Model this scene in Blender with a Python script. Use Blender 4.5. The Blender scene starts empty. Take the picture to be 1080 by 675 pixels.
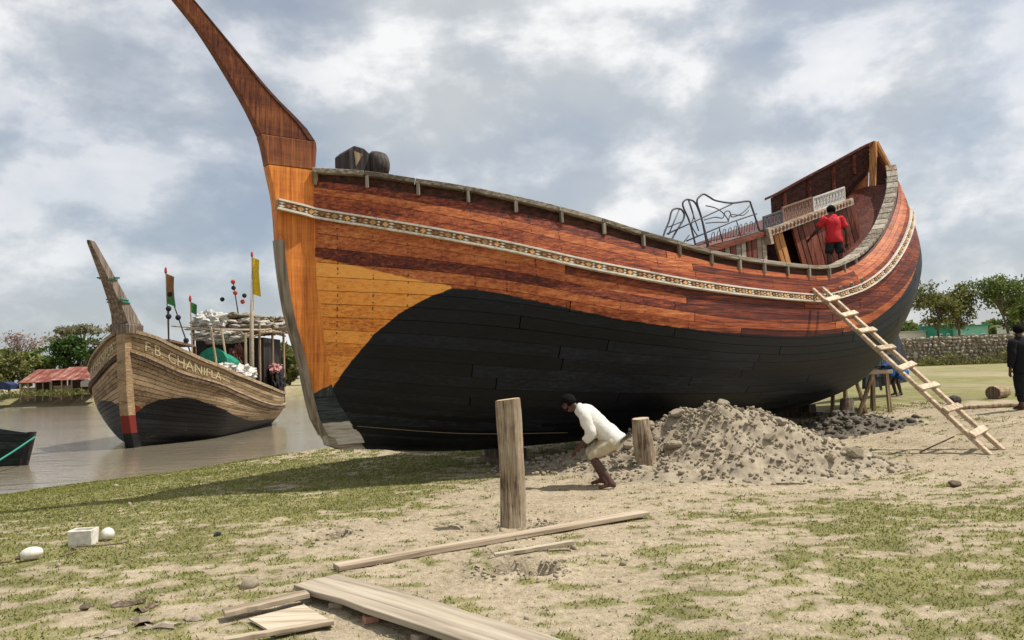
import bpy, bmesh, math, random
import numpy as np
from mathutils import Vector, Matrix
random.seed(7); rng = np.random.default_rng(7)
R = math.radians
S = bpy.context.scene
# ------------------------------------------------------------------ camera
cam_d = bpy.data.cameras.new('camera'); cam = bpy.data.objects.new('camera', cam_d)
S.collection.objects.link(cam); S.camera = cam
PITCH = math.atan((390 - 337.5) / 800); ROLL = R(2.0)
fw = Vector((0, math.cos(PITCH), math.sin(PITCH))); up0 = Vector((0, -math.sin(PITCH), math.cos(PITCH))); rt0 = Vector((1, 0, 0))
rt = rt0 * math.cos(ROLL) - up0 * math.sin(ROLL); up = up0 * math.cos(ROLL) + rt0 * math.sin(ROLL)
cam.matrix_world = Matrix(((rt.x, up.x, -fw.x, 0), (rt.y, up.y, -fw.y, 0), (rt.z, up.z, -fw.z, 1.6), (0, 0, 0, 1)))
cam_d.sensor_width = 36; cam_d.lens = 36 * 800 / 1080; cam_d.clip_end = 6000; cam_d.clip_start = 0.05
# ------------------------------------------------------------------ sky and sun
SUN_EL = R(62); SUN_AZ = R(3)             # azimuth measured from +x (right of picture) towards +y
sd = Vector((math.cos(SUN_EL) * math.cos(SUN_AZ), math.cos(SUN_EL) * math.sin(SUN_AZ), math.sin(SUN_EL)))
sun_d = bpy.data.lights.new('sun', 'SUN'); sun_d.energy = 5.0; sun_d.angle = R(0.6); sun_d.color = (1, .95, .87)
sun = bpy.data.objects.new('sun', sun_d); S.collection.objects.link(sun)
sun.rotation_euler = sd.to_track_quat('Z', 'Y').to_euler()
world = bpy.data.worlds.new('World'); S.world = world; world.use_nodes = True
wt = world.node_tree; wt.nodes.clear()
def wn(t, **k):
    n = wt.nodes.new(t)
    for a, b in k.items(): setattr(n, a, b)
    return n
def wmath(op, a, b=None, c=None, clamp=False):
    n = wn('ShaderNodeMath', operation=op, use_clamp=clamp)
    for i, v in enumerate((a, b, c)):
        if v is None: continue
        if isinstance(v, (int, float)): n.inputs[i].default_value = v
        else: wt.links.new(v, n.inputs[i])
    return n.outputs[0]
tc = wn('ShaderNodeTexCoord'); sep = wn('ShaderNodeSeparateXYZ'); wt.links.new(tc.outputs['Generated'], sep.inputs[0])
comb = wn('ShaderNodeCombineXYZ'); wt.links.new(sep.outputs[0], comb.inputs[0]); wt.links.new(sep.outputs[1], comb.inputs[1]); wt.links.new(wmath('MULTIPLY', sep.outputs[2], 1.7), comb.inputs[2])
def wnoise(scale, detail, rough, off, dist=0.0):
    m = wn('ShaderNodeMapping'); m.inputs['Location'].default_value = off; wt.links.new(comb.outputs[0], m.inputs[0])
    n = wn('ShaderNodeTexNoise'); n.inputs['Scale'].default_value = scale; n.inputs['Detail'].default_value = detail
    n.inputs['Roughness'].default_value = rough; n.inputs['Distortion'].default_value = dist
    wt.links.new(m.outputs[0], n.inputs['Vector']); return n.outputs[0]
def wramp(fac, stops):
    n = wn('ShaderNodeValToRGB'); e = n.color_ramp.elements
    while len(e) < len(stops): e.new(0.5)
    for i, (p, c) in enumerate(stops): e[i].position = p; e[i].color = (*c, 1)
    wt.links.new(fac, n.inputs[0]); return n.outputs[0]
sky = wn('ShaderNodeTexSky', sky_type='NISHITA', sun_disc=False, sun_elevation=SUN_EL, sun_rotation=R(90) - SUN_AZ, air_density=1.0, dust_density=2.5, ozone_density=1.5)
bg1 = wn('ShaderNodeBackground'); wt.links.new(sky.outputs[0], bg1.inputs[0]); bg1.inputs[1].default_value = 0.11
n_big = wnoise(2.2, 3, .5, (3.1, 1.7, .3), .1); n_puff = wnoise(4.6, 11, .56, (0.4, 5.2, .6), .1)
dens = wmath('ADD', wmath('MULTIPLY', n_big, .6), wmath('MULTIPLY', n_puff, .4))
mask = wramp(dens, [(.36, (.35,) * 3), (.47, (.72,) * 3), (.56, (1,) * 3)])
n_sh = wnoise(2.0, 3, .5, (7.7, 2.2, 1.1), .1); n_p2 = wnoise(4.6, 11, .56, (0.36, 5.2, .68), .1)
relief = wmath('MULTIPLY', wmath('SUBTRACT', n_puff, n_p2), 1.1)
shade = wmath('ADD', wmath('ADD', wmath('MULTIPLY', n_sh, .65), wmath('MULTIPLY', n_puff, .35)), relief)
ccol = wramp(shade, [(.36, (.55, .585, .615)), (.46, (.64, .675, .705)), (.505, (.73, .75, .77)), (.60, (.90, .905, .91))])
bg2 = wn('ShaderNodeBackground'); wt.links.new(ccol, bg2.inputs[0]); bg2.inputs[1].default_value = 1.0
mx = wn('ShaderNodeMixShader'); wt.links.new(mask, mx.inputs[0]); wt.links.new(bg1.outputs[0], mx.inputs[1]); wt.links.new(bg2.outputs[0], mx.inputs[2])
wo = wn('ShaderNodeOutputWorld'); wt.links.new(mx.outputs[0], wo.inputs[0])
S.view_settings.view_transform = 'Standard'; S.view_settings.look = 'None'; S.view_settings.exposure = 0.06; S.view_settings.gamma = 1.0; S.view_settings.use_curve_mapping = False
S.render.engine = 'CYCLES'; S.render.resolution_x = 1024; S.render.resolution_y = 640
# ------------------------------------------------------------------ helpers
COL = S.collection
def tag(o, label=None, cat=None, group=None, kind=None):
    if label: o['label'] = label
    if cat: o['category'] = cat
    if group: o['group'] = group
    if kind: o['kind'] = kind
    return o
def empty(name, loc=(0, 0, 0), rz=0.0, label=None, cat=None, group=None):
    o = bpy.data.objects.new(name, None); COL.objects.link(o); o.location = loc; o.rotation_euler = (0, 0, rz); o.empty_display_size = .1
    return tag(o, label, cat, group)
def link(name, me, mat=None, parent=None, loc=None, rot=None, scale=None):
    o = bpy.data.objects.new(name, me); COL.objects.link(o)
    if mat and not me.materials: me.materials.append(mat)
    if parent: o.parent = parent
    if loc is not None: o.location = loc
    if rot is not None: o.rotation_euler = rot
    if scale is not None: o.scale = scale
    return o
class MB:
    def __init__(s): s.v = []; s.f = []; s.att = {}
    def add(s, v, f, **att):
        o = len(s.v); s.v += [tuple(map(float, p)) for p in v]; s.f += [tuple(o + i for i in q) for q in f]
        for k, a in att.items(): s.att.setdefault(k, []).extend([a] * len(v) if isinstance(a, (int, float)) else a)
        return s
    def box(s, c, d, rz=0.0, rx=0.0, ry=0.0, **att):
        M = Matrix.Rotation(rz, 3, 'Z') @ Matrix.Rotation(ry, 3, 'Y') @ Matrix.Rotation(rx, 3, 'X')
        v = [Vector(c) + M @ Vector((x * d[0] / 2, y * d[1] / 2, z * d[2] / 2)) for x in (-1, 1) for y in (-1, 1) for z in (-1, 1)]
        return s.add(v, [(0, 1, 3, 2), (4, 6, 7, 5), (0, 4, 5, 1), (2, 3, 7, 6), (0, 2, 6, 4), (1, 5, 7, 3)], **att)
    def beam(s, a, b, w, h, upv=(0, 0, 1), **att):
        a = Vector(a); b = Vector(b); d = (b - a).normalized(); x = d.cross(Vector(upv))
        if x.length < 1e-4: x = d.cross(Vector((1, 0, 0)))
        x.normalize(); z = x.cross(d)
        v = [p + x * (i * w / 2) + z * (j * h / 2) for p in (a, b) for i in (-1, 1) for j in (-1, 1)]
        return s.add(v, [(0, 1, 3, 2), (4, 6, 7, 5), (0, 4, 5, 1), (2, 3, 7, 6), (0, 2, 6, 4), (1, 5, 7, 3)], **att)
    def tube(s, pts, r, n=8, cap=True, jit=0.0, **att):
        pts = [Vector(p) for p in pts]; rr = r if isinstance(r, (list, tuple)) else [r] * len(pts)
        v = []; f = []; px = None
        for i, p in enumerate(pts):
            d = (pts[min(i + 1, len(pts) - 1)] - pts[max(i - 1, 0)])
            d = d.normalized() if d.length > 1e-6 else Vector((0, 0, 1))
            if px is None: px = d.orthogonal().normalized()
            else:
                px = px - d * px.dot(d); px = px.normalized() if px.length > 1e-5 else d.orthogonal().normalized()
            py = d.cross(px)
            for k in range(n):
                a = 2 * math.pi * k / n; q = rr[i] * (1 + (random.uniform(-jit, jit) if jit else 0))
                v.append(p + px * math.cos(a) * q + py * math.sin(a) * q)
        for i in range(len(pts) - 1):
            for k in range(n): f.append((i * n + k, i * n + (k + 1) % n, (i + 1) * n + (k + 1) % n, (i + 1) * n + k))
        if cap: f.append(tuple(range(n))[::-1]); f.append(tuple((len(pts) - 1) * n + k for k in range(n)))
        return s.add(v, f, **att)
    def ell(s, c, r, nu=12, nv=8, rot=None, fn=None, **att):
        v = [(0, 0, -1)]; f = []
        for j in range(1, nv):
            a = -math.pi / 2 + math.pi * j / nv
            for i in range(nu): b = 2 * math.pi * i / nu; v.append((math.cos(a) * math.cos(b), math.cos(a) * math.sin(b), math.sin(a)))
        v.append((0, 0, 1)); L = len(v) - 1
        for i in range(nu):
            f.append((0, 1 + (i + 1) % nu, 1 + i)); f.append((L, L - nu + i, L - nu + (i + 1) % nu))
        for j in range(nv - 2):
            for i in range(nu): f.append((1 + j * nu + i, 1 + j * nu + (i + 1) % nu, 1 + (j + 1) * nu + (i + 1) % nu, 1 + (j + 1) * nu + i))
        M = rot.to_3x3() if rot else Matrix.Identity(3)
        w = []
        for p in v:
            q = Vector((p[0] * r[0], p[1] * r[1], p[2] * r[2]))
            if fn: q = fn(q)
            w.append(Vector(c) + M @ q)
        return s.add(w, f, **att)
    def prism(s, poly, y0, y1, y0b=None, y1b=None, **att):     # poly in (x,z), thickness along y; optional per-vertex half widths
        n = len(poly)
        a = y0 if isinstance(y0, (list, tuple)) else [y0] * n; b = y1 if isinstance(y1, (list, tuple)) else [y1] * n
        v = [(p[0], a[i], p[1]) for i, p in enumerate(poly)] + [(p[0], b[i], p[1]) for i, p in enumerate(poly)]
        f = [tuple(range(n)), tuple(range(2 * n - 1, n - 1, -1))] + [(i, n + i, n + (i + 1) % n, (i + 1) % n) for i in range(n)]
        return s.add(v, f, **att)
    def mesh(s, name, smooth=False, fix=True):
        me = bpy.data.meshes.new(name); me.from_pydata(s.v, [], s.f)
        for k, a in s.att.items():
            if len(a) == len(s.v):
                at_ = me.attributes.new(k, 'FLOAT', 'POINT'); at_.data.foreach_set('value', np.array(a, np.float32))
        if fix:
            bm = bmesh.new(); bm.from_mesh(me); bmesh.ops.recalc_face_normals(bm, faces=bm.faces); bm.to_mesh(me); bm.free()
        if smooth: me.polygons.foreach_set('use_smooth', [True] * len(me.polygons))
        me.update(); return me
    def build(s, name, mat, parent=None, smooth=False, loc=None, rot=None, fix=True, bevel=0):
        me = s.mesh(name, smooth, fix)
        if bevel:
            bm = bmesh.new(); bm.from_mesh(me); bmesh.ops.bevel(bm, geom=list(bm.edges), offset=bevel, segments=1, affect='EDGES', profile=.5); bm.to_mesh(me); bm.free()
        return link(name, me, mat, parent, loc, rot)
def bigmesh(name, V, F, mat, attrs=None, smooth=False):
    """fast numpy mesh; V (n,3), F (m,k)"""
    me = bpy.data.meshes.new(name); V = np.asarray(V, np.float32); F = np.asarray(F, np.int32); k = F.shape[1]
    me.vertices.add(len(V)); me.vertices.foreach_set('co', V.ravel())
    me.loops.add(F.size); me.loops.foreach_set('vertex_index', F.ravel())
    me.polygons.add(len(F)); me.polygons.foreach_set('loop_start', np.arange(0, F.size, k, dtype=np.int32))
    if smooth: me.polygons.foreach_set('use_smooth', np.ones(len(F), bool))
    for a, d in (attrs or {}).items():
        t = me.attributes.new(a, 'FLOAT', 'POINT'); t.data.foreach_set('value', np.asarray(d, np.float32))
    me.update(calc_edges=True); me.validate(); me.materials.append(mat); return me
# value noise
_H = rng.random((256, 256)).astype(np.float64)
def vnoise(x, y):
    xi = np.floor(x).astype(int); yi = np.floor(y).astype(int); fx = x - xi; fy = y - yi
    fx = fx * fx * (3 - 2 * fx); fy = fy * fy * (3 - 2 * fy)
    g = lambda a, b: _H[a & 255, b & 255]
    return (g(xi, yi) * (1 - fx) + g(xi + 1, yi) * fx) * (1 - fy) + (g(xi, yi + 1) * (1 - fx) + g(xi + 1, yi + 1) * fx) * fy
def fbm(x, y, oct=4, gain=.5):
    a = 1.0; t = 0; o = 0
    for i in range(oct):
        o = o + a * vnoise(x * 2 ** i + 17.3 * i, y * 2 ** i + 9.1 * i); t += a; a *= gain
    return o / t
def sstep(x): x = np.clip(x, 0, 1); return x * x * (3 - 2 * x)
# ------------------------------------------------------------------ materials
class NT:
    def __init__(s, name):
        s.m = bpy.data.materials.new(name); s.m.use_nodes = True; s.t = s.m.node_tree; s.b = s.t.nodes['Principled BSDF']; s.l = s.t.links
        s._tc = None
    def n(s, t, **k):
        x = s.t.nodes.new(t)
        for a, b in k.items(): setattr(x, a, b)
        return x
    def put(s, sock, v):
        if isinstance(v, (int, float)): sock.default_value = v
        elif isinstance(v, (tuple, list)): sock.default_value = (*v, 1) if len(v) == 3 and sock.type == 'RGBA' else v
        else: s.l.new(v, sock)
    def math(s, op, a, b=None, c=None, clamp=False):
        x = s.n('ShaderNodeMath', operation=op, use_clamp=clamp)
        for i, v in enumerate((a, b, c)):
            if v is not None: s.put(x.inputs[i], v)
        return x.outputs[0]
    def coord(s, kind='Object'):
        if not s._tc: s._tc = s.n('ShaderNodeTexCoord')
        return s._tc.outputs[kind]
    def noise(s, scale=1.0, detail=4, rough=.5, vec=(1, 1, 1), loc=(0, 0, 0), kind='Object', dist=0.0, rot=(0, 0, 0)):
        m = s.n('ShaderNodeMapping'); m.inputs['Scale'].default_value = vec; m.inputs['Rotation'].default_value = rot
        if isinstance(loc, tuple): m.inputs['Location'].default_value = loc
        else: s.l.new(loc, m.inputs['Location'])
        s.l.new(s.coord(kind), m.inputs[0])
        x = s.n('ShaderNodeTexNoise'); x.inputs['Scale'].default_value = scale; x.inputs['Detail'].default_value = detail
        x.inputs['Roughness'].default_value = rough; x.inputs['Distortion'].default_value = dist
        s.l.new(m.outputs[0], x.inputs['Vector']); return x.outputs[0]
    def ramp(s, fac, stops):
        x = s.n('ShaderNodeValToRGB'); e = x.color_ramp.elements
        while len(e) < len(stops): e.new(.5)
        for i, (p, c) in enumerate(stops): e[i].position = p; e[i].color = (*((c,) * 3 if isinstance(c, (int, float)) else c), 1)
        s.put(x.inputs[0], fac); return x.outputs[0]
    def mix(s, fac, a, b, mode='MIX'):
        x = s.n('ShaderNodeMix', data_type='RGBA', blend_type=mode)
        s.put(x.inputs['Factor'], fac); s.put(x.inputs[6], a); s.put(x.inputs[7], b); return x.outputs[2]
    def attr(s, name): return s.n('ShaderNodeAttribute', attribute_name=name).outputs['Fac']
    def rand(s): return s.n('ShaderNodeObjectInfo').outputs['Random']
    def step(s, v, lo, hi):
        x = s.n('ShaderNodeMapRange'); s.put(x.inputs[0], v); x.inputs[1].default_value = lo; x.inputs[2].default_value = hi; return x.outputs[0]
    def bump(s, h, strength=.3, dist=.02):
        x = s.n('ShaderNodeBump'); x.inputs['Strength'].default_value = strength; x.inputs['Distance'].default_value = dist
        s.put(x.inputs['Height'], h); s.l.new(x.outputs[0], s.b.inputs['Normal'])
    def out(s, col=None, rough=.7, spec=.3, metal=0.0):
        if col is not None: s.put(s.b.inputs['Base Color'], col)
        s.put(s.b.inputs['Roughness'], rough); s.put(s.b.inputs['Specular IOR Level'], spec); s.put(s.b.inputs['Metallic'], metal); return s.m
def wood(name, c0, c1, c2, axis=0, grain=10.0, rough=.7, spec=.25, tint=.35, bump=.25, blotch=.5):
    grain *= 2.4; t = NT(name); vec = [grain, grain, grain]; vec[axis] = grain * .05
    r = t.rand(); lo = t.n('ShaderNodeCombineXYZ'); t.put(lo.inputs[0], t.math('MULTIPLY', r, 37.0)); t.put(lo.inputs[1], t.math('MULTIPLY', r, 91.0))
    g = t.noise(1.0, 8, .62, tuple(vec), lo.outputs[0], dist=.35); g2 = t.noise(1.0, 3, .5, tuple(x * .13 for x in vec), lo.outputs[0])
    f = t.math('ADD', t.math('MULTIPLY', g, 1 - blotch * .5), t.math('MULTIPLY', g2, blotch * .5))
    f = t.math('ADD', f, t.math('MULTIPLY', t.math('SUBTRACT', r, .5), tint * .4))
    f = t.math('ADD', t.math('MULTIPLY', t.math('SUBTRACT', f, .5), 1.9), .5)
    col = t.ramp(f, [(.3, c0), (.5, c1), (.7, c2)])
    t.bump(g, bump, .01); return t.out(col, rough, spec)
def plain(name, c, rough=.7, var=.25, scale=6.0, spec=.3, metal=0.0, bump=.15):
    t = NT(name); g = t.noise(scale, 5, .6); d = tuple(x * (1 - var) for x in c); e = tuple(min(1, x * (1 + var)) for x in c)
    col = t.ramp(g, [(.3, d), (.7, e)]); t.bump(g, bump, .02); return t.out(col, rough, spec, metal)
M = {}
# hull planking of the main boat: red stain, orange varnish at the bow, black tar below (zones carried by signed distances)
def hull_mat(name, red, org, blk, tide=False, patch=None, nails=.42, vert=False):
    t = NT(name); r = t.rand()
    lo = t.n('ShaderNodeCombineXYZ'); t.put(lo.inputs[0], t.math('MULTIPLY', r, 53.0)); t.put(lo.inputs[2], t.math('MULTIPLY', r, 31.0))
    vs = lambda a_, b_: ((a_, b_, b_ * 1.6) if not vert else (b_ * 1.3, b_ * 1.3, a_))
    g = t.noise(1.0, 10, .7, vs(.55, 19), lo.outputs[0], dist=.3); big = t.noise(1.0, 7, .7, (.5, 1.6, 3.4), dist=.3); fine = t.noise(1.0, 8, .75, vs(3.0, 62))
    f = t.math('ADD', t.math('MULTIPLY', g, .45), t.math('ADD', t.math('MULTIPLY', big, .27), t.math('MULTIPLY', fine, .28)))
    f = t.math('ADD', t.math('MULTIPLY', t.math('SUBTRACT', f, .5), 1.6), .5)
    f = t.math('ADD', f, t.math('MULTIPLY', t.math('SUBTRACT', r, .5), .24))
    c_red = t.ramp(f, red); c_org = t.ramp(f, org); c_blk = t.ramp(f, blk)
    sp = t.n('ShaderNodeSeparateXYZ'); t.l.new(t.coord(), sp.inputs[0])
    # nail rows at the frames
    fr = t.math('ABSOLUTE', t.math('SUBTRACT', t.math('FRACT', t.math('DIVIDE', sp.outputs[0], nails)), .5))
    nl = t.math('MULTIPLY', t.math('LESS_THAN', fr, .022), t.math('GREATER_THAN', t.noise(1.0, 2, .5, (2, 10, 26)), .55))
    jit = t.math('MULTIPLY', t.math('SUBTRACT', t.noise(1.0, 4, .6, (6, 8, 14)), .5), .05)
    col = t.mix(t.step(t.math('ADD', t.attr('d_orange'), jit), -.012, .012), c_red, c_org)
    col = t.mix(t.math('MULTIPLY', nl, .75), col, (.02, .012, .01))
    if patch: col = t.mix(t.step(t.math('ADD', t.attr('d_patch'), jit), -.01, .01), col, patch)
    pk = t.step(t.math('ADD', t.attr('d_paint'), jit), -.008, .008)
    col = t.mix(pk, c_blk, col)
    t.bump(t.math('ADD', g, t.math('MULTIPLY', fine, .8)), .4, .01)
    ro = t.math('ADD', t.math('ADD', t.math('MULTIPLY', f, .3), .33), t.math('MULTIPLY', pk, .12))
    return t.out(col, ro, t.math('SUBTRACT', .22, t.math('MULTIPLY', pk, .02)))
M['hull'] = hull_mat('hull_wood', [(.30, (.035, .010, .009)), (.42, (.12, .026, .015)), (.52, (.30, .070, .026)), (.62, (.46, .14, .045)), (.74, (.60, .25, .09))],
    [(.20, (.19, .04, .013)), (.34, (.52, .16, .03)), (.48, (.80, .31, .058)), (.72, (.90, .44, .11))],
    [(.30, (.002, .0022, .0028)), (.5, (.0045, .006, .0085)), (.64, (.011, .016, .022)), (.78, (.032, .042, .052))])
M['stem'] = hull_mat('stem_wood', [(.30, (.035, .011, .008)), (.44, (.14, .040, .016)), (.58, (.28, .095, .032)), (.72, (.44, .19, .065))],
    [(.20, (.18, .042, .012)), (.36, (.48, .14, .027)), (.50, (.72, .25, .045)), (.72, (.86, .38, .085))], [(.34, (.012, .016, .018)), (.5, (.03, .035, .035)), (.62, (.30, .27, .23))], nails=99.0, vert=True)
M['forefoot'] = hull_mat('worn_forefoot', [(.3, (.12, .08, .06)), (.42, (.28, .22, .17)), (.52, (.42, .37, .31)), (.66, (.52, .48, .42))], [(.3, (.3, .2, .1)), (.6, (.4, .3, .2))], [(.34, (.008, .012, .014)), (.5, (.018, .022, .024)), (.66, (.06, .07, .065))], nails=99.0)
M['hull2'] = hull_mat('weathered_hull_wood', [(.34, (.10, .065, .035)), (.46, (.27, .18, .10)), (.56, (.42, .29, .17)), (.68, (.55, .40, .25))],
    [(.34, (.10, .06, .03)), (.5, (.28, .19, .10)), (.66, (.42, .30, .18))], [(.34, (.007, .007, .008)), (.5, (.014, .014, .015)), (.66, (.03, .03, .03))], patch=(.18, .028, .02))
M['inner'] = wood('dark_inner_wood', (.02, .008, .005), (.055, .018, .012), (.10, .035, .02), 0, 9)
M['redwood'] = wood('red_board', (.07, .02, .014), (.17, .05, .03), (.30, .10, .06), 2, 12, .6)
M['redlong'] = wood('red_long_board', (.05, .014, .01), (.13, .035, .02), (.24, .075, .04), 0, 12, .55)
M['orangewood'] = wood('orange_board', (.25, .09, .03), (.45, .19, .06), (.60, .30, .11), 2, 12, .6)
M['capwood'] = wood('grey_cap_wood', (.10, .08, .058), (.25, .21, .16), (.42, .365, .29), 0, 14, .8)
M['capend'] = wood('grey_bracket_wood', (.10, .082, .06), (.23, .195, .15), (.36, .31, .25), 2, 14, .8)
M['wale'] = wood('pale_wale_wood', (.30, .26, .20), (.50, .45, .37), (.66, .60, .51), 0, 12, .8)
M['walebase'] = wood('stained_wale_wood', (.10, .05, .025), (.27, .14, .065), (.40, .24, .12), 0, 12, .8)
M['palewood'] = wood('pale_board', (.28, .22, .155), (.42, .345, .25), (.53, .45, .34), 0, 9, .8)
M['plank'] = wood('sawn_plank', (.22, .165, .11), (.37, .295, .21), (.48, .40, .30), 0, 7, .85, bump=.4)
M['plank2'] = wood('grey_sawn_plank', (.20, .16, .12), (.33, .275, .205), (.43, .37, .285), 0, 6, .85, bump=.4)
M['ladder'] = wood('ladder_wood', (.26, .18, .11), (.44, .33, .22), (.56, .45, .32), 0, 9, .8)
M['ladderrung'] = wood('rung_wood', (.30, .22, .14), (.48, .38, .26), (.60, .50, .36), 1, 9, .8)
M['post'] = wood('post_wood', (.10, .06, .035), (.34, .24, .15), (.54, .42, .28), 2, 9, .85, bump=.7, blotch=.8)
t = NT('split_post_wood'); g1 = t.noise(1.0, 9, .7, (26, 26, .9), dist=1.0); g2_ = t.noise(1.0, 4, .6, (60, 60, 2.2), dist=.5); g3 = t.noise(3.0, 5, .6)
ff = t.math('ADD', t.math('MULTIPLY', g1, .5), t.math('ADD', t.math('MULTIPLY', g2_, .22), t.math('MULTIPLY', g3, .28))); ff = t.math('ADD', t.math('MULTIPLY', t.math('SUBTRACT', ff, .5), 2.1), .5)
colp = t.ramp(ff, [(.22, (.02, .014, .010)), (.36, (.12, .082, .052)), (.48, (.29, .22, .145)), (.60, (.40, .32, .225)), (.78, (.52, .44, .33))]); t.bump(ff, .9, .02); M['post'] = t.out(colp, .9, .15)
M['postcut'] = plain('cut_wood', (.50, .38, .25), .85, .2, 25)
M['bark'] = wood('bark', (.05, .035, .025), (.12, .085, .06), (.20, .15, .11), 2, 9, .9, bump=.8)
M['darkwood'] = wood('dark_block_wood', (.015, .012, .012), (.04, .032, .03), (.085, .065, .055), 2, 9, .75)
M['iron'] = plain('painted_iron', (.075, .077, .085), .5, .3, 20)
M['whitemetal'] = plain('white_railing_paint', (.55, .53, .50), .6, .3, 15)
M['brownmetal'] = plain('brown_railing_paint', (.22, .13, .09), .6, .3, 15)
M['slate'] = wood('slate_painted_wood', (.02, .024, .03), (.045, .053, .065), (.085, .095, .11), 2, 6, .7)
M['tan'] = wood('weathered_tan_wood', (.15, .10, .06), (.32, .23, .14), (.50, .38, .25), 2, 7, .85)
M['tanlong'] = wood('weathered_tan_long', (.12, .08, .05), (.28, .20, .12), (.44, .33, .21), 0, 7, .85)
M['brownlong'] = wood('brown_weathered_long', (.045, .028, .02), (.11, .07, .045), (.20, .135, .09), 0, 7, .85)
M['white'] = plain('white_foam', (.66, .62, .54), .8, .22, 14)
M['rope'] = plain('brown_rope', (.16, .12, .08), .9, .3, 40)
M['greenrope'] = plain('green_rope', (.03, .22, .16), .8, .2, 40)
M['netgrey'] = plain('net_grey', (.38, .34, .29), .95, .5, 14, bump=.8)
M['netwhite'] = plain('net_white', (.50, .48, .44), .95, .35, 14, bump=.8)
M['tarpgreen'] = plain('green_tarp', (.012, .20, .12), .55, .25, 5)
M['darkcloth'] = plain('dark_cloth', (.022, .02, .024), .9, .4, 8)
M['pinkcloth'] = plain('pink_cloth', (.42, .20, .19), .9, .3, 8)
M['thatch'] = plain('brush_thatch', (.22, .18, .12), .95, .5, 20, bump=.9)
M['yellow'] = plain('yellow_flag', (.62, .42, .02), .8, .2, 9)
M['redcloth'] = plain('red_cloth', (.40, .05, .03), .8, .2, 9)
M['flagbrown'] = plain('brown_flag', (.22, .11, .04), .8, .3, 9)
M['flaggreen'] = plain('green_flag', (.05, .19, .05), .8, .3, 9)
M['gold'] = plain('painted_letters', (.52, .43, .25), .7, .25, 12)
M['skin'] = plain('dark_skin', (.075, .032, .02), .5, .15, 12, .4)
M['hair'] = plain('black_hair', (.006, .005, .005), .9, .3, 40, .1, bump=.8)
M['shirtwhite'] = plain('white_shirt', (.64, .61, .55), .85, .10, 14, .2, bump=.5)
M['khaki'] = plain('khaki_shorts', (.44, .37, .25), .85, .1, 14, .2, bump=.5)
M['shirtred'] = plain('red_shirt', (.48, .022, .03), .85, .2, 14, .2, bump=.5)
M['black'] = plain('black_clothes', (.009, .009, .011), .9, .3, 14, .2, bump=.5)
M['shortsdark'] = plain('dark_shorts', (.025, .025, .027), .9, .3, 14, .2, bump=.5)
M['blue'] = plain('blue_clothes', (.03, .12, .42), .85, .2, 14, .2, bump=.5)
M['sandal'] = plain('brown_sandal', (.12, .06, .04), .8, .2, 20)
M['eye'] = plain('eye_white', (.12, .10, .09), .4, .05, 5)
M['mud'] = plain('dark_mud', (.11, .092, .068), .8, .4, 7, .3, bump=.6)  # mud tone, darker than the dry clay
M['greybrown'] = wood('grey_brown_wood', (.07, .055, .042), (.17, .13, .10), (.28, .225, .17), 2, 5, .85)
M['clod'] = plain('dry_clay', (.30, .252, .182), .95, .3, 7, .1, bump=.6)
M['stone'] = plain('rubble_stone', (.34, .30, .24), .95, .4, 1.3, .1, bump=.5)
M['brick'] = plain('broken_brick', (.36, .19, .13), .95, .25, 12, .1)
def leafmat(name, a, b, c):
    t = NT(name); r = t.attr('tone'); col = t.ramp(r, [(0, a), (.5, b), (1, c)])
    t.put(t.b.inputs['Base Color'], col); t.b.inputs['Roughness'].default_value = .6; t.b.inputs['Specular IOR Level'].default_value = .2
    tr = t.n('ShaderNodeBsdfTranslucent'); t.l.new(col, tr.inputs[0]); mxs = t.n('ShaderNodeMixShader'); mxs.inputs[0].default_value = .3
    t.l.new(t.b.outputs[0], mxs.inputs[1]); t.l.new(tr.outputs[0], mxs.inputs[2]); t.l.new(mxs.outputs[0], t.t.nodes['Material Output'].inputs[0]); return t.m
M['leaf'] = leafmat('leaf_mid', (.065, .095, .022), (.13, .18, .04), (.22, .26, .07))
M['leafolive'] = leafmat('leaf_olive', (.08, .09, .026), (.17, .175, .052), (.26, .25, .085))
M['leafdark'] = leafmat('leaf_dark', (.025, .05, .012), (.055, .10, .02), (.11, .16, .035))
M['leafpink'] = leafmat('leaf_pink', (.20, .12, .10), (.28, .17, .14), (.36, .24, .19))
M['leafgrey'] = leafmat('leaf_grey', (.16, .16, .10), (.24, .23, .15), (.32, .30, .2))
M['straw'] = leafmat('dry_grass_blade', (.28, .22, .13), (.40, .33, .21), (.52, .44, .30))
M['grass'] = leafmat('grass_blade', (.11, .125, .028), (.19, .20, .045), (.30, .28, .09))
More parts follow.
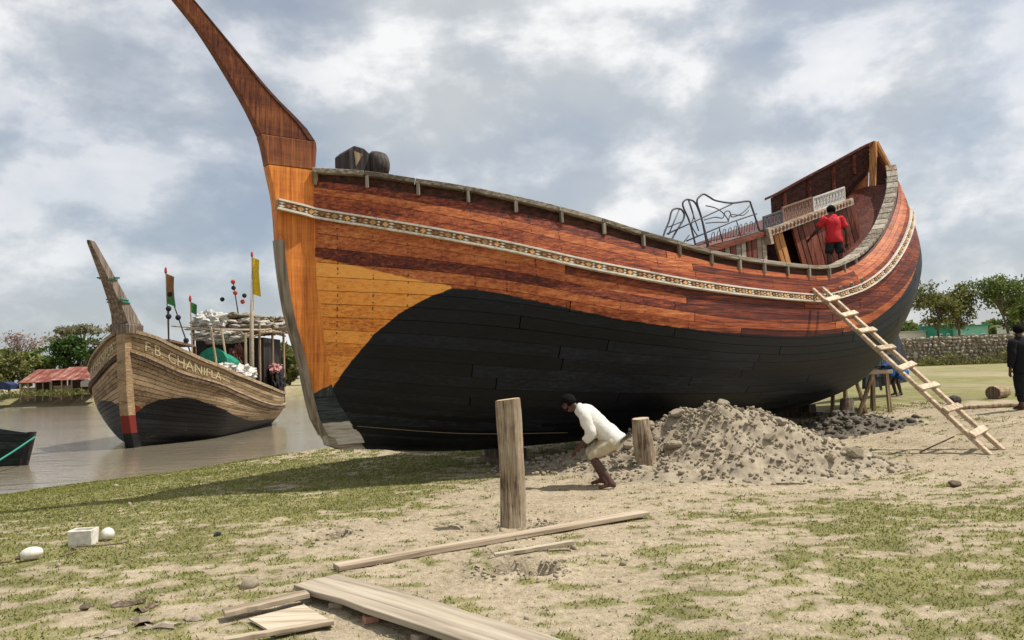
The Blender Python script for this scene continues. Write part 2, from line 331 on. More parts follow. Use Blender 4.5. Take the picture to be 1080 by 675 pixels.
# ------------------------------------------------------------------ ground, river
WZ = -1.05
HOLES = [(-1.9, 7.62, .17, .30), (-.16, 6.22, .15, .2), (.14, 6.14, .13, .36), (-.42, 7.92, .2, .10), (.17, 7.92, .12, .2)]
LUMPS = [(-1.95, 8.0, .5, .035), (-1.1, 8.75, .16, .05), (.1, 6.5, .45, .03), (2.0, 10.4, 1.2, .04)]
def shore_d(x, y): return (x + 11.7) * .872 - (y - 18.1) * .489 + 1.1 * (vnoise(x * .21 + 5, y * .21) - .5) + .5 * (vnoise(x * .9, y * .9 + 3) - .5)
def gz(x, y):
    x = np.asarray(x, float); y = np.asarray(y, float)
    d = shore_d(x, y)
    hn = np.where(d > 0, WZ + 1.05 * (1 - (1 - np.clip(d / 10.5, 0, 1)) ** 1.9), WZ + np.maximum(d * .22, -2.2))
    hn = hn + .5 * sstep((x - 4) / 6.5) * sstep((y - 6) / 5) + .12 * sstep((y - 20) / 45) * sstep(d / 10)
    hf = np.where(y > 92, WZ + 1.5 * sstep((y - 92 + 1.2 * vnoise(x * .3, y * 0 + 2)) / 5) + .4 * sstep((y - 100) / 80), -9.)
    h = np.maximum(hn, hf)
    for (a, b, r, k) in HOLES:
        q = np.hypot(x - a, (y - b)) / r; h = h - k * np.exp(-q ** 6) + min(k, .12) * .12 * np.exp(-((q - 1.5) / .5) ** 2)
    for (a, b, r, k) in LUMPS: h = h + k * np.exp(-(np.hypot(x - a, y - b) / r) ** 2)
    near = np.clip((26 - y) / 10, 0, 1) * sstep(d / 3)
    h = h + near * (.05 * (fbm(x * .7, y * .7, 3) - .5) + .022 * (fbm(x * 5, y * 5, 3) - .5) + .012 * (vnoise(x * 17, y * 17) - .5))
    return h
def gzf(x, y): return float(gz(np.array([x]), np.array([y]))[0])
def grass_mask(x, y):
    d = shore_d(x, y)
    bias = .10 * sstep((9.5 - d) / 6) + .13 * sstep((-x - .3) / 4) * sstep((12 - y) / 5)
    bias = bias + .20 * sstep((y - 16.5) / 3) * sstep((x - 6) / 3) + .16 * sstep((4.5 - np.abs(y - 12)) / 2.5) * sstep((-x + .3) / 2.2)
    bias = bias + .09 * sstep((x - .8) / 3) * sstep((9.6 - y) / 2) + .05 * sstep((x - 1) / 3) * sstep((6.5 - y) / 2)
    bias = bias - .10 * np.exp(-((x - .1) ** 2 / 3 + (y - 8.2) ** 2 / 3)) - .2 * np.exp(-((x - 3) ** 2 / 5 + (y - 10.6) ** 2 / 1.0)) - .10 * np.exp(-((x - 8) ** 2 / 8 + (y - 14) ** 2 / 9))
    bias = bias - .08 * np.exp(-((x + 1.9) ** 2 / 1.0 + (y - 7.7) ** 2 / .8)) - .25 * sstep((.8 - d) / .8)
    nz = .14 * fbm(x * .5 + 3, y * .7, 2) + .36 * fbm(x * 2.6, y * 4.6 + 7, 3) + .50 * fbm(x * 8, y * 13, 3)
    m = (nz + bias - .46) / .15
    far = (y > 20) & (x > 5); m = np.where(far, np.clip(.32 + .9 * fbm(x * .25, y * .12, 3) + .3 * (fbm(x * 1.2, y * .6, 2) - .5), 0, 1), m)
    m = np.where(y > 80, np.clip(.5 + 1.2 * (fbm(x * .3, y * .3, 3) - .35), 0, 1), m) if np.max(y) > 80 else m
    return np.clip(m, 0, 1)
def axis(lo, a, b, hi, step, grow=1.22):
    c = list(np.arange(a, b + 1e-6, step)); s = step; x = b
    while x < hi: s *= grow; x += s; c.append(x)
    s = step; x = a
    while x > lo: s *= grow; x -= s; c.insert(0, x)
    return np.array(c)
gx = axis(-900, -8.5, 9.5, 900, .06, 1.2); gy = axis(-20, 3.6, 13.5, 2500, .06, 1.13)
GX, GY = np.meshgrid(gx, gy, indexing='ij'); GZ = gz(GX, GY)
nx, ny = GX.shape; idx = np.arange(nx * ny).reshape(nx, ny)
GF = np.stack([idx[:-1, :-1], idx[1:, :-1], idx[1:, 1:], idx[:-1, 1:]], -1).reshape(-1, 4)
t = NT('ground_soil')
n1 = t.noise(1.3, 6, .6); n2 = t.noise(14, 6, .65); n3 = t.noise(70, 4, .6); n4 = t.noise(.25, 3, .5)
f = t.math('ADD', t.math('MULTIPLY', n1, .28), t.math('ADD', t.math('MULTIPLY', n2, .42), t.math('MULTIPLY', n3, .30)))
f = t.math('ADD', t.math('MULTIPLY', t.math('SUBTRACT', f, .5), 1.5), .52)
soil = t.ramp(f, [(.28, (.14, .11, .07)), (.42, (.31, .255, .175)), (.55, (.42, .345, .24)), (.70, (.52, .44, .315))])
grs = t.ramp(t.math('ADD', t.math('MULTIPLY', n3, .5), t.math('MULTIPLY', n1, .5)), [(.34, (.085, .095, .025)), (.5, (.17, .17, .048)), (.66, (.28, .26, .10))])
ga = t.math('ADD', t.attr('grass'), t.math('MULTIPLY', t.math('SUBTRACT', n2, .5), 1.3)); ga = t.math('ADD', ga, t.math('MULTIPLY', t.math('SUBTRACT', n3, .5), 1.3))
col = t.mix(t.math('MULTIPLY', t.step(ga, .30, .95), .85), soil, grs)
col = t.mix(t.attr('wet'), col, (.115, .09, .06))
vor = t.n('ShaderNodeTexVoronoi'); vor.inputs['Scale'].default_value = 22; t.l.new(t.coord(), vor.inputs['Vector'])
t.bump(t.math('ADD', t.math('ADD', n2, t.math('MULTIPLY', n3, .7)), t.math('MULTIPLY', vor.outputs[0], .5)), .8, .035)
M['ground'] = t.out(col, .95, .1)
dshore = shore_d(GX, GY); wet = np.clip((.45 - dshore) / .7, 0, .85) * (GY < 90) + np.clip((WZ + .25 - GZ) / .3, 0, .8) * (GY > 90)
gme = bigmesh('ground', np.stack([GX, GY, GZ], -1).reshape(-1, 3), GF, M['ground'], {'grass': grass_mask(GX, GY).ravel(), 'wet': np.clip(wet, 0, 1).ravel()}, True)
tag(link('ground', gme), kind='structure')
t = NT('river_water')
w1 = t.noise(1.0, 5, .6, (.55, 1.7, 1)); w2 = t.noise(1.0, 3, .6, (2.2, 6.5, 1)); w3 = t.noise(1.0, 2, .5, (.07, .16, 1))
t.bump(t.math('ADD', t.math('MULTIPLY', w1, .7), t.math('MULTIPLY', w2, .3)), .5, .12)
M['water'] = t.out(t.ramp(w3, [(.35, (.19, .16, .115)), (.65, (.24, .205, .15))]), .08, .5)
wv = [(-900, -20, WZ), (60, -20, WZ), (60, 110, WZ), (-900, 110, WZ)]
wm = MB(); wm.add(wv, [(0, 1, 2, 3)]); tag(wm.build('river_water', M['water'], fix=False), kind='structure')
# ------------------------------------------------------------------ hull surfaces
def pchip(xs, ys):
    xs = np.array(xs, float); ys = np.array(ys, float); h = np.diff(xs); d = np.diff(ys) / h; m = np.zeros_like(ys); m[0] = d[0]; m[-1] = d[-1]
    for i in range(1, len(xs) - 1): m[i] = 0 if d[i - 1] * d[i] <= 0 else 2 * d[i - 1] * d[i] / (d[i - 1] + d[i])
    def f(x):
        x = np.clip(np.asarray(x, float), xs[0], xs[-1]); i = np.clip(np.searchsorted(xs, x) - 1, 0, len(xs) - 2); q = (x - xs[i]) / h[i]
        return ys[i] * (1 + 2 * q) * (1 - q) ** 2 + m[i] * h[i] * q * (1 - q) ** 2 + ys[i + 1] * q * q * (3 - 2 * q) + m[i + 1] * h[i] * q * q * (q - 1)
    return f
def half(x0, x1, B, l0, p0, l1, k1, e1=.5, b0=.13):
    def f(s):
        s = np.asarray(s, float); a = 1 - (1 - np.clip((s - x0) / l0, 0, 1)) ** p0
        c = np.clip(1 - np.clip((s - (x1 - l1)) / l1, 0, 1) ** k1, 0, 1) ** e1
        return b0 + (B - b0) * a * c
    return f
class Hull:
    def __init__(s, rows, vs): s.rows = rows; s.vs = np.array(vs, float)
    def __call__(s, t, v):
        t = np.asarray(t, float); v = np.asarray(v, float); t, v = np.broadcast_arrays(t, v); K = len(s.rows); out = []
        A3 = np.zeros((3, K) + t.shape)
        for k, (s0, s1, bf, zf) in enumerate(s.rows):
            q = s0 + (s1 - s0) * t; A3[0, k] = q; A3[1, k] = bf(q); A3[2, k] = zf(q)
        vs = s.vs; i = np.clip(np.searchsorted(vs, v) - 1, 0, K - 2)
        g = lambda A, k: np.take_along_axis(A, np.clip(k, 0, K - 1)[None], 0)[0]
        h = vs[i + 1] - vs[i]; x = (v - vs[i]) / h; im = np.clip(i - 1, 0, K - 1); ip = np.clip(i + 2, 0, K - 1)
        for A in A3:
            a0, a1 = g(A, i), g(A, i + 1)
            m0 = np.where(i > 0, (a1 - g(A, im)) / np.where(i > 0, vs[i + 1] - vs[im], 1), (a1 - a0) / h)
            m1 = np.where(i + 2 < K, (g(A, ip) - a0) / np.where(ip > i, (vs[ip] - vs[i]), 1), (a1 - a0) / h)
            out.append(a0 * (1 + 2 * x) * (1 - x) ** 2 + m0 * h * x * (1 - x) ** 2 + a1 * x * x * (3 - 2 * x) + m1 * h * x * x * (x - 1))
        return np.stack(out, -1)
    def frame(s, t, v, off=0.0):          # point and outward normal in (s,b,z)
        e = 1e-3; t = np.asarray(t, float); v = np.asarray(v, float); t, v = np.broadcast_arrays(t, v)
        P = s(t, v); du = s(np.clip(t + e, 0, 1), v) - s(np.clip(t - e, 0, 1), v); dv = s(t, np.clip(v + e, 0, 1)) - s(t, np.clip(v - e, 0, 1))
        n = np.cross(dv, du); n /= np.maximum(np.linalg.norm(n, axis=-1, keepdims=True), 1e-9)
        n = np.where(n[..., 1:2] < 0, np.where(np.abs(n[..., 1:2]) > .02, -n, n), n)
        return P + n * off, n
    def t_of_s(s, sv, v):
        tt = np.linspace(0, 1, 900); return np.interp(sv, s(tt, np.full_like(tt, v))[:, 0], tt)
def loc3(P, side=1): return np.stack([P[..., 0], -side * P[..., 1], P[..., 2]], -1)   # boat local frame: x aft, y = -outboard of near side
def hull_plank(H, t0, t1, v0, v1, side, off, name, mat, parent, zones, seg=.32, length=16.):
    nseg = max(3, int((t1 - t0) * length / seg)); tt = np.linspace(t0, t1, nseg + 1)
    vv = np.array([v0, (v0 + v1) / 2, v1]); T, V = np.meshgrid(tt, vv, indexing='ij')
    Po, n = H.frame(T, V, off); Pi = Po[:, [0, 2]] - n[:, [0, 2]] * .05
    allp = np.concatenate([Po, Po[:, [0]], Pi[:, [0]], Po[:, [2]], Pi[:, [1]]], 1); k = 7; f = []
    for i in range(nseg):
        a = i * k; b = a + k
        f += [(a, a + 1, b + 1, b), (a + 1, a + 2, b + 2, b + 1), (a + 3, b + 3, b + 4, a + 4), (a + 5, a + 6, b + 6, b + 5)]
    ends = np.concatenate([allp[0][[0, 2, 6, 4]], allp[-1][[0, 2, 6, 4]]], 0); e = (nseg + 1) * k
    f += [(e, e + 3, e + 2, e + 1), (e + 4, e + 5, e + 6, e + 7)]
    full = np.concatenate([allp.reshape(-1, 3), ends], 0)
    if side < 0: f = [q[::-1] for q in f]
    mb = MB(); mb.add(loc3(full, side), f, **{kk: list(map(float, fn(full[:, 0], full[:, 2]))) for kk, fn in zones.items()})
    me = mb.mesh(name, True, False)
    return link(name, me, mat, parent)
def hull_shell(H, off, side, name, mat, parent, zones, nt=70, nv=36, v1=1.0):
    T, V = np.meshgrid(np.linspace(0, 1, nt), np.linspace(0, v1, nv), indexing='ij'); P, _ = H.frame(T, V, off)
    P[..., 1] = np.maximum(P[..., 1], .02)
    ix = np.arange(nt * nv).reshape(nt, nv); F = np.stack([ix[:-1, :-1], ix[1:, :-1], ix[1:, 1:], ix[:-1, 1:]], -1).reshape(-1, 4)
    S_, Z_ = P[..., 0].ravel(), P[..., 2].ravel()
    me = bigmesh(name, loc3(P, side).reshape(-1, 3), F, mat, {k: fn(S_, Z_) for k, fn in zones.items()}, True)
    return link(name, me, None, parent)
def sweep(P, N, U, prof, closed=True):
    """P path (n,3) with outward N and up U; prof list of (outward, up)"""
    n = len(P); k = len(prof); V = []; F = []
    for i in range(n):
        for (a, b) in prof: V.append(P[i] + N[i] * a + U[i] * b)
    for i in range(n - 1):
        for j in range(k): F.append((i * k + j, i * k + (j + 1) % k, (i + 1) * k + (j + 1) % k, (i + 1) * k + j))
    F.append(tuple(range(k))); F.append(tuple((n - 1) * k + j for j in range(k))[::-1]); return V, F
def planking(H, vlist, name, mat, parent, zones, side, length, breaks, t_end=.995, minlen=.14, gap=.0007, tar=.45):
    cnt = 0
    for i in range(len(vlist) - 1):
        v0, v1 = vlist[i], vlist[i + 1]; g = gap if v0 > .5 else gap * tar
        if v1 - v0 < .004: continue
        cuts = [0.0]; x = random.uniform(.12, .34)
        while x < t_end - minlen: cuts.append(x); x += random.uniform(*breaks)
        cuts.append(t_end)
        for a, b in zip(cuts[:-1], cuts[1:]):
            hull_plank(H, a + .0005, b - .0005, v0 + g, v1 - g, side, .012 + random.uniform(-.003, .003), name, mat, parent, zones, length=length); cnt += 1
    return cnt
# ------------------------------------------------------------------ the big boat on the shore
TH = R(38); BO = (-2.8553, 11.0)
u2 = np.array([math.cos(TH), math.sin(TH)]); n2_ = np.array([math.sin(TH), -math.cos(TH)])
ZR = pchip([-.2, .54, 1.2, 1.85, 2.56, 3.24, 3.96, 4.58, 5.32, 6.02, 6.83, 7.6, 8.3, 9.1, 9.8, 10.68, 11.58, 12.44, 13.1, 13.8, 14.41, 15.05, 15.56, 16.2, 17],
    [4.57, 4.51, 4.4, 4.3, 4.16, 4.02, 3.86, 3.71, 3.58, 3.47, 3.4, 3.38, 3.37, 3.37, 3.41, 3.59, 3.83, 4.15, 4.45, 4.83, 5.22, 5.62, 5.96, 6.5, 7.3])
ZW = pchip([-.07, .71, 2.15, 3.85, 5.72, 7.28, 9.05, 10.62, 12.02, 13.15, 14.02, 15.3, 16.8], [4.03, 3.85, 3.53, 3.16, 2.92, 2.85, 2.82, 3.05, 3.53, 4.08, 4.56, 5.3, 6.3])
ZM = pchip([-.05, 1.7, 4.5, 6.5, 8.4, 10.5, 12.4, 14, 16.3], [2.85, 2.7, 2.25, 2.05, 2.0, 2.1, 2.62, 3.4, 4.6])
ZB = pchip([.15, 2, 4, 8, 11, 13, 15.5], [1.55, 1.3, 1.15, 1.0, 1.15, 1.7, 2.9]); ZL = pchip([.4, 2, 4, 8, 11, 13, 15], [.9, .68, .55, .5, .65, 1.05, 1.7])
ZK = pchip([.7, 2.4, 6, 9, 12, 14.2], [.5, .34, .28, .3, .5, .9])
rail_b = half(-.06, 17., 2.4, 7, 2, 7, 1.05)
H1 = Hull([(.7, 14.2, half(0, 99, .12, .1, 1, 1, 1, b0=.12), ZK), (.42, 15.0, half(.42, 15.0, 1.35, 6.5, 1.35, 6, 1.5), ZL), (.15, 15.6, half(.15, 15.6, 2.25, 6.0, 1.4, 5.5, 2.0), ZB),
    (-.03, 16.3, half(-.03, 16.3, 2.58, 6, 1.75, 4.6, 2.4), ZM), (-.06, 16.8, half(-.06, 16.8, 2.5, 6.5, 2, 5.5, 1.6), ZW), (-.06, 17., rail_b, ZR)], [0, .15, .38, .64, .85, 1.])
PAINT = pchip([-.1, .21, .37, .71, 1.16, 1.65, 2.14, 3.2, 4.39, 5.99, 8.2, 10.27, 11.91, 13.02, 14.04, 15.5, 17], [1.1, 1.47, 1.76, 2.24, 2.62, 2.82, 2.75, 2.49, 2.26, 2.11, 2.03, 2.15, 2.64, 3.19, 3.84, 4.7, 5.6])
ORG = pchip([-.1, -.05, .7, 1.15, 1.65, 2.2], [3.34, 3.32, 3.09, 2.95, 2.84, 2.7])
Z1 = {'d_paint': lambda s, z: z - PAINT(s), 'd_orange': lambda s, z: np.where(s < 1.9, ORG(s) - z, -1.)}
big = empty('wooden_fishing_boat', (BO[0], BO[1], 0), TH, 'huge red and orange wooden boat with tall curved prow, propped up on the shore', 'boat')
hull = hull_shell(H1, -.05, 1, 'hull', M['inner'], big, Z1, v1=1.0)
hull_shell(H1, 0.0, -1, 'far_side_planking', M['hull'], big, Z1, v1=1.0)
def bl(s, b, z): return (s, -b, z)
# strake widths by girth amidships
vv = np.linspace(0, .955, 800); P = H1(np.full_like(vv, .42), vv); gl = np.r_[0, np.cumsum(np.linalg.norm(np.diff(P, axis=0), axis=1))]
vcuts = list(np.interp(np.linspace(0, np.interp(.82, vv, gl), 29), gl, vv)) ; vtop = list(np.linspace(.845, .962, 5))
planking(H1, vcuts, 'plank', M['hull'], hull, Z1, 1, 17, (.2, .36))
planking(H1, vtop, 'plank', M['hull'], hull, Z1, 1, 17, (.22, .36))
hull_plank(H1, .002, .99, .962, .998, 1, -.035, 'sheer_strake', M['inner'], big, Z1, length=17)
# keel and stem
mb = MB(); ks = np.linspace(.35, 14.4, 30); kz = ZK(ks)
poly = [(.14, .60)] + [(s, z + .02 - (.0 if s < 1 else .05)) for s, z in zip(ks, kz)] + [(s, z + .16) for s, z in zip(ks[::-1], kz[::-1])] + [(.1, .75)]
mb.prism([(p[0], p[1]) for p in poly], -.11, .11, d_paint=0.5, d_orange=-1.); mb.att['d_paint'] = [1.5 - p[0] + (.9 if p[2] < ZK(p[0]) + .05 else 0) for p in mb.v]
mb.build('keel', M['forefoot'], big)
stemz = [.62, 1.02, 1.71, 2.65, 3.46, 4.07, 4.53, 4.93, 5.31, 5.77, 6.4, 6.68, 7.25]
stemf = [.14, -.07, -.22, -.46, -.56, -.60, -.69, -.77, -.94, -1.22, -1.66, -1.92, -2.42]
SF = pchip(stemz, stemf); SB = pchip([.62, .78, .93, 1.51, 1.63, 2.1, 2.93, 3.75, 4.56, 4.98, 5.04, 5.66, 6.28, 6.7, 7.3], [.62, .53, .39, .2, .12, .02, -.02, -.05, -.03, .0, -.02, -.67, -1.26, -1.66, -2.28])
def stem_piece(name, z0, z1, mat, dor, x0=0.0, x1=1.0, hw=.155, n=9, dpa=None, tip=1.0, parent=big, grow=0.0):
    zz = np.linspace(z0, z1, n); f = SF(zz); b = SB(zz); xa = f + (b - f) * x0 - (grow if x0 == 0 else 0); xb = f + (b - f) * x1 + (.05 if x1 == 1 and z1 <= 4.6 else 0)
    V = []; F = []; da = []
    for i in range(n):
        h = hw * (1 - (1 - tip) * max(0, (zz[i] - 4.6) / 2.7)); hf = h * .62
        for (x, y) in ((xa[i], -hf if x0 == 0 else -h), (xb[i], -h), (xb[i], h), (xa[i], hf if x0 == 0 else h)): V.append((x, y, zz[i])); da.append(1. if dpa is None else dpa(x, zz[i]))
    for i in range(n - 1):
        for j in range(4): F.append((i * 4 + j, i * 4 + (j + 1) % 4, i * 4 + 4 + (j + 1) % 4, i * 4 + 4 + j))
    F += [(0, 1, 2, 3), tuple((n - 1) * 4 + j for j in (3, 2, 1, 0))]
    m = MB(); m.add(V, F, d_paint=da, d_orange=float(dor)); return m.build(name, mat, parent, bevel=.008)
stem = stem_piece('stem', 1.30, 4.60, M['stem'], 1, dpa=lambda x, z: z - 1.34 - .5 * max(0, x + .1), n=26)
stem_piece('forefoot', .60, 1.298, M['forefoot'], -1, dpa=lambda x, z: .93 - z, n=12)
stem_piece('prow_block', 4.603, 5.02, M['stem'], -1, hw=.158, n=5)
stem_piece('prow_horn', 5.023, 7.25, M['stem'], -1, 0, .86, hw=.15, n=14, tip=.55)
stem_piece('prow_horn_strip', 5.024, 7.26, M['inner'], -1, .865, 1.0, hw=.165, n=14, tip=.5)
m = MB(); zz = np.linspace(.75, 3.55, 12); V = []; F = []
for z in zz:
    x = float(SF(z)); w_ = .035 + .03 * (z - .75) / 2.8; V += [(x - .022, -.085, z), (x + w_, -.135, z), (x + w_, .135, z), (x - .022, .085, z)]
for i in range(11): F += [(i * 4 + j, i * 4 + (j + 1) % 4, i * 4 + 4 + (j + 1) % 4, i * 4 + 4 + j) for j in range(4)]
F += [(0, 1, 2, 3), (47, 46, 45, 44)]; m.add(V, F); m.build('cutwater_strip', M['greybrown'], big)
# wale with carved ornament
ts = np.linspace(0.001, .925, 130); Pw, Nw = H1.frame(ts, np.full_like(ts, .835)); tn = np.gradient(Pw, axis=0); tn /= np.linalg.norm(tn, axis=1, keepdims=True)
pre = np.array([[s, .165, Pw[0][2] + .13 * (-s - .06)] for s in (-.62, -.4, -.2)]); Pw[0][1] = .165; Pw = np.concatenate([pre, Pw]); Nw = np.concatenate([np.array([[0, 1, 0]] * 3), Nw])
tn = np.gradient(Pw, axis=0); tn /= np.linalg.norm(tn, axis=1, keepdims=True); Uw = np.cross(tn, Nw); Uw *= np.sign(Uw[:, 2:3]); Uw /= np.linalg.norm(Uw, axis=1, keepdims=True)
def sweep_obj(name, prof, mat, parent, P=Pw, N=Nw, U=Uw, side=1):
    V, F = sweep(P, N, U, prof); m = MB(); V = [(a[0], -side * a[1], a[2]) for a in V]; m.add(V, F); return m.build(name, mat, parent)
wale = sweep_obj('wale', [(-.03, -.07), (.055, -.07), (.055, .07), (-.03, .07)], M['walebase'], big)
sweep_obj('wale_moulding', [(.03, .048), (.09, .05), (.09, .076), (.03, .076)], M['wale'], wale)
sweep_obj('wale_moulding', [(.03, -.078), (.095, -.078), (.095, -.048), (.03, -.046)], M['wale'], wale)
arc = np.r_[0, np.cumsum(np.linalg.norm(np.diff(Pw, axis=0), axis=1))]; orn = MB(); k = 0; x = .05
while x < arc[-1] - .06:
    p = np.array([np.interp(x, arc, Pw[:, j]) for j in range(3)]); nn = np.array([np.interp(x, arc, Nw[:, j]) for j in range(3)]); uu = np.array([np.interp(x, arc, Uw[:, j]) for j in range(3)]); tt_ = np.cross(nn, uu)
    c = (.0, .45, .2, .75, .0, 1.0)[k % 6]; w, h = ((.055, .045), (.03, .03), (.045, .04))[k % 3]
    for (dx, dz, ww, hh, cc) in (((0, 0, w, h, c),) if k % 2 else ((0, .022, w * .8, .016, c), (0, -.022, w * .8, .016, c))):
        q = [p + nn * .05 + tt_ * (dx + a * ww) + uu * (dz + b * hh) for a, b in ((-1, 0), (0, -1), (1, 0), (0, 1))]; q2 = [z_ + nn * .03 for z_ in q]
        orn.add([(a[0], -a[1], a[2]) for a in q + q2], [(4, 5, 6, 7), (0, 1, 5, 4), (1, 2, 6, 5), (2, 3, 7, 6), (3, 0, 4, 7)], tone=float(cc))
    k += 1; x += .085 + (.012 if k % 2 else 0)
t = NT('carved_ornament'); M['ornament'] = t.out(t.ramp(t.attr('tone'), [(0, (.58, .53, .44)), (.3, (.46, .20, .07)), (.6, (.08, .085, .06)), (.9, (.62, .34, .13))]), .8, .2)
tag(orn.build('carved_ornament', M['ornament'], wale), kind='stuff')
# rail cap planks and brackets
def rail_frame(s):
    e = .02; p = np.array([s, float(rail_b(s)), float(ZR(s))]); q = np.array([s + e, float(rail_b(min(s + e, 16.98))), float(ZR(s + e))]); d = q - p; d /= np.linalg.norm(d)
    nrm = np.array([-d[1], d[0], 0.]); nrm /= np.linalg.norm(nrm); nrm = nrm if nrm[1] > 0 else -nrm
    upv = np.cross(d, nrm); upv = upv if upv[2] > 0 else -upv; return p, nrm, upv
ss = np.linspace(-.06, 16.6, 900); rp = np.stack([ss, rail_b(ss), ZR(ss)], -1); ra = np.r_[0, np.cumsum(np.linalg.norm(np.diff(rp, axis=0), axis=1))]
def rail_seg(a0, a1, side, w_in, name='rail_plank', parent=big):
    sv = [float(np.interp(a, ra, ss)) for a in np.linspace(a0, a1, 4)]; fr = [rail_frame(s) for s in sv]
    V, F = sweep(np.array([f_[0] for f_ in fr]), np.array([f_[1] for f_ in fr]), np.array([f_[2] for f_ in fr]), [(.085, -.01), (.085, .058), (-w_in, .058), (-w_in, -.01)])
    m = MB(); m.add([(a[0], -side * a[1], a[2]) for a in V], F); return m.build(name, M['capwood'], parent, bevel=.006)
a = -.0; k = 0
while a < ra[-1] - .25:
    st = .74 if a < 11.2 else .34; g_ = .008 if a < 11.2 else .035
    rail_seg(a + g_ / 2, min(a + st, ra[-1]) - g_ / 2, 1, .10 + .08 * float(sstep((a - 10.0) / 2.5)))
    a += st
a = 0
while a < ra[-1] - .3: rail_seg(a + .004, min(a + 1.48, ra[-1]) - .004, -1, .2); a += 1.48
for i in range(17):
    s = float(np.interp(.04 + .742 * i, ra, ss)); p, nn, uu = rail_frame(s)
    m = MB(); q = p + nn * .055; m.box(bl(q[0] , q[1], q[2] - .10), (.05, .06, .18), rz=math.atan2(-nn[0] * -1, nn[1]) * 1); m.build('rail_bracket', M['capend'], big, bevel=.008)
# deck
T, = [np.linspace(.02, .97, 40)]; dk = MB(); Pd = H1(T, np.full_like(T, 1.0))
for i, p in enumerate(Pd):
    zc_ = p[2] - .42; bb = max(p[1] - .09, .03); dk.v += [(p[0], -bb, zc_), (p[0], 0, zc_ + .05), (p[0], bb, zc_)]
    if i: o = (i - 1) * 3; dk.f += [(o, o + 3, o + 4, o + 1), (o + 1, o + 4, o + 5, o + 2)]
dk.build('deck', M['redlong'], big)
# stern: sternpost, far bulwark boards
m = MB(); m.prism([(16.55, 5.0), (16.9, 5.2), (17.16, 7.1), (17.2, 7.78), (17.0, 7.78), (16.88, 6.9)], -.09, .09); m.build('sternpost', M['orangewood'], big)
bwb = lambda s: .12 + (1.62 - .12) * (17.05 - s) / (17.05 - 14.1)
top = pchip([14.1, 15.0, 16.0, 17.05], [6.08, 6.6, 7.15, 7.74])
sv = np.linspace(14.2, 17.0, 14); NB = 6
for kk in range(NB):
    m = MB(); V = []; F = []
    for s in sv:
        b = bwb(s); z0 = float(ZR(s)) - .35; z1 = max(float(top(s)), z0 + .05); za = z0 + (z1 - z0) * kk / NB + .004; zb = z0 + (z1 - z0) * (kk + 1) / NB - .004; o_ = .008 * ((kk * 7) % 3)
        V += [(s, b - .03 - o_, za), (s, b + .02, za), (s, b + .02, zb), (s, b - .03 - o_, zb)]
    for i in range(len(sv) - 1): F += [(i * 4 + j, i * 4 + (j + 1) % 4, i * 4 + 4 + (j + 1) % 4, i * 4 + 4 + j) for j in range(4)]
    F += [(0, 1, 2, 3), tuple(len(V) - 1 - j for j in range(4))]; m.add(V, F)
    if kk == 0: bul = m.build('stern_bulwark', M['inner'], big)
    else: m.build('board', M['inner'], bul)
P_ = np.array([[s, bwb(s), float(top(s)) + .03] for s in np.linspace(14.05, 17.1, 14)]); d_ = np.gradient(P_, axis=0); d_ /= np.linalg.norm(d_, axis=1, keepdims=True)
N_ = np.stack([-d_[:, 1], d_[:, 0], 0 * d_[:, 0]], -1); N_ /= np.linalg.norm(N_, axis=1, keepdims=True); U_ = np.tile([0, 0, 1.], (14, 1))
sweep_obj('bulwark_cap', [(-.16, -.03), (.06, -.03), (.06, .04), (-.16, .04)], M['redlong'], big, P_, N_, U_, -1)
for s in (14.5, 15.2, 15.9, 16.5):
    b = bwb(s); m = MB(); m.box((s, b - .075, (float(ZR(s)) + float(top(s))) / 2), (.09, .07, float(top(s)) - float(ZR(s)) - .1)); m.build('bulwark_stanchion', M['redlong'], big)
# near corner of the stern rises to the post
sv = np.linspace(16.25, 17.0, 6)
for kk in range(3):
    V = []; F = []
    for s in sv:
        b = .16 + (float(rail_b(16.25)) - .16) * (17.0 - s) / .75; z0 = float(ZR(s)) - .25; z1 = float(ZR(16.25)) + .06 + 1.15 * ((s - 16.25) / .75); za = z0 + (z1 - z0) * kk / 3 + .003; zb = z0 + (z1 - z0) * (kk + 1) / 3 - .003
        V += [(s, -b + .04, za), (s, -b - .02, za), (s, -b - .02, zb), (s, -b + .04, zb)]
    for i in range(5): F += [(i * 4 + j, i * 4 + (j + 1) % 4, i * 4 + 4 + (j + 1) % 4, i * 4 + 4 + j) for j in range(4)]
    F += [(0, 1, 2, 3), (23, 22, 21, 20)]; m = MB(); m.add(V, F); m.build('corner_board', M['redlong'] if kk < 2 else M['orangewood'], big)
# frames inside the stern, far side and near side
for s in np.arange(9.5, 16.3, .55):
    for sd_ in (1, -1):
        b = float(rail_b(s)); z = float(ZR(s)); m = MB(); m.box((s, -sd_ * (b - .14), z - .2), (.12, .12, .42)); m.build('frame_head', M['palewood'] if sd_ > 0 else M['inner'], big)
# rudder
m = MB(); m.prism([(15.6, .75), (18.0, .85), (18.15, 1.5), (17.5, 2.5), (17.0, 4.2), (16.5, 4.2), (15.9, 2.4)], -.05, .05); rud = m.build('rudder', M['slate'], big)
for z in (1.1, 1.7, 2.4): m = MB(); m.box((16.9 - .15 * z, 0, z), (1.1, .16, .09)); m.build('rudder_strap', M['iron'], rud)
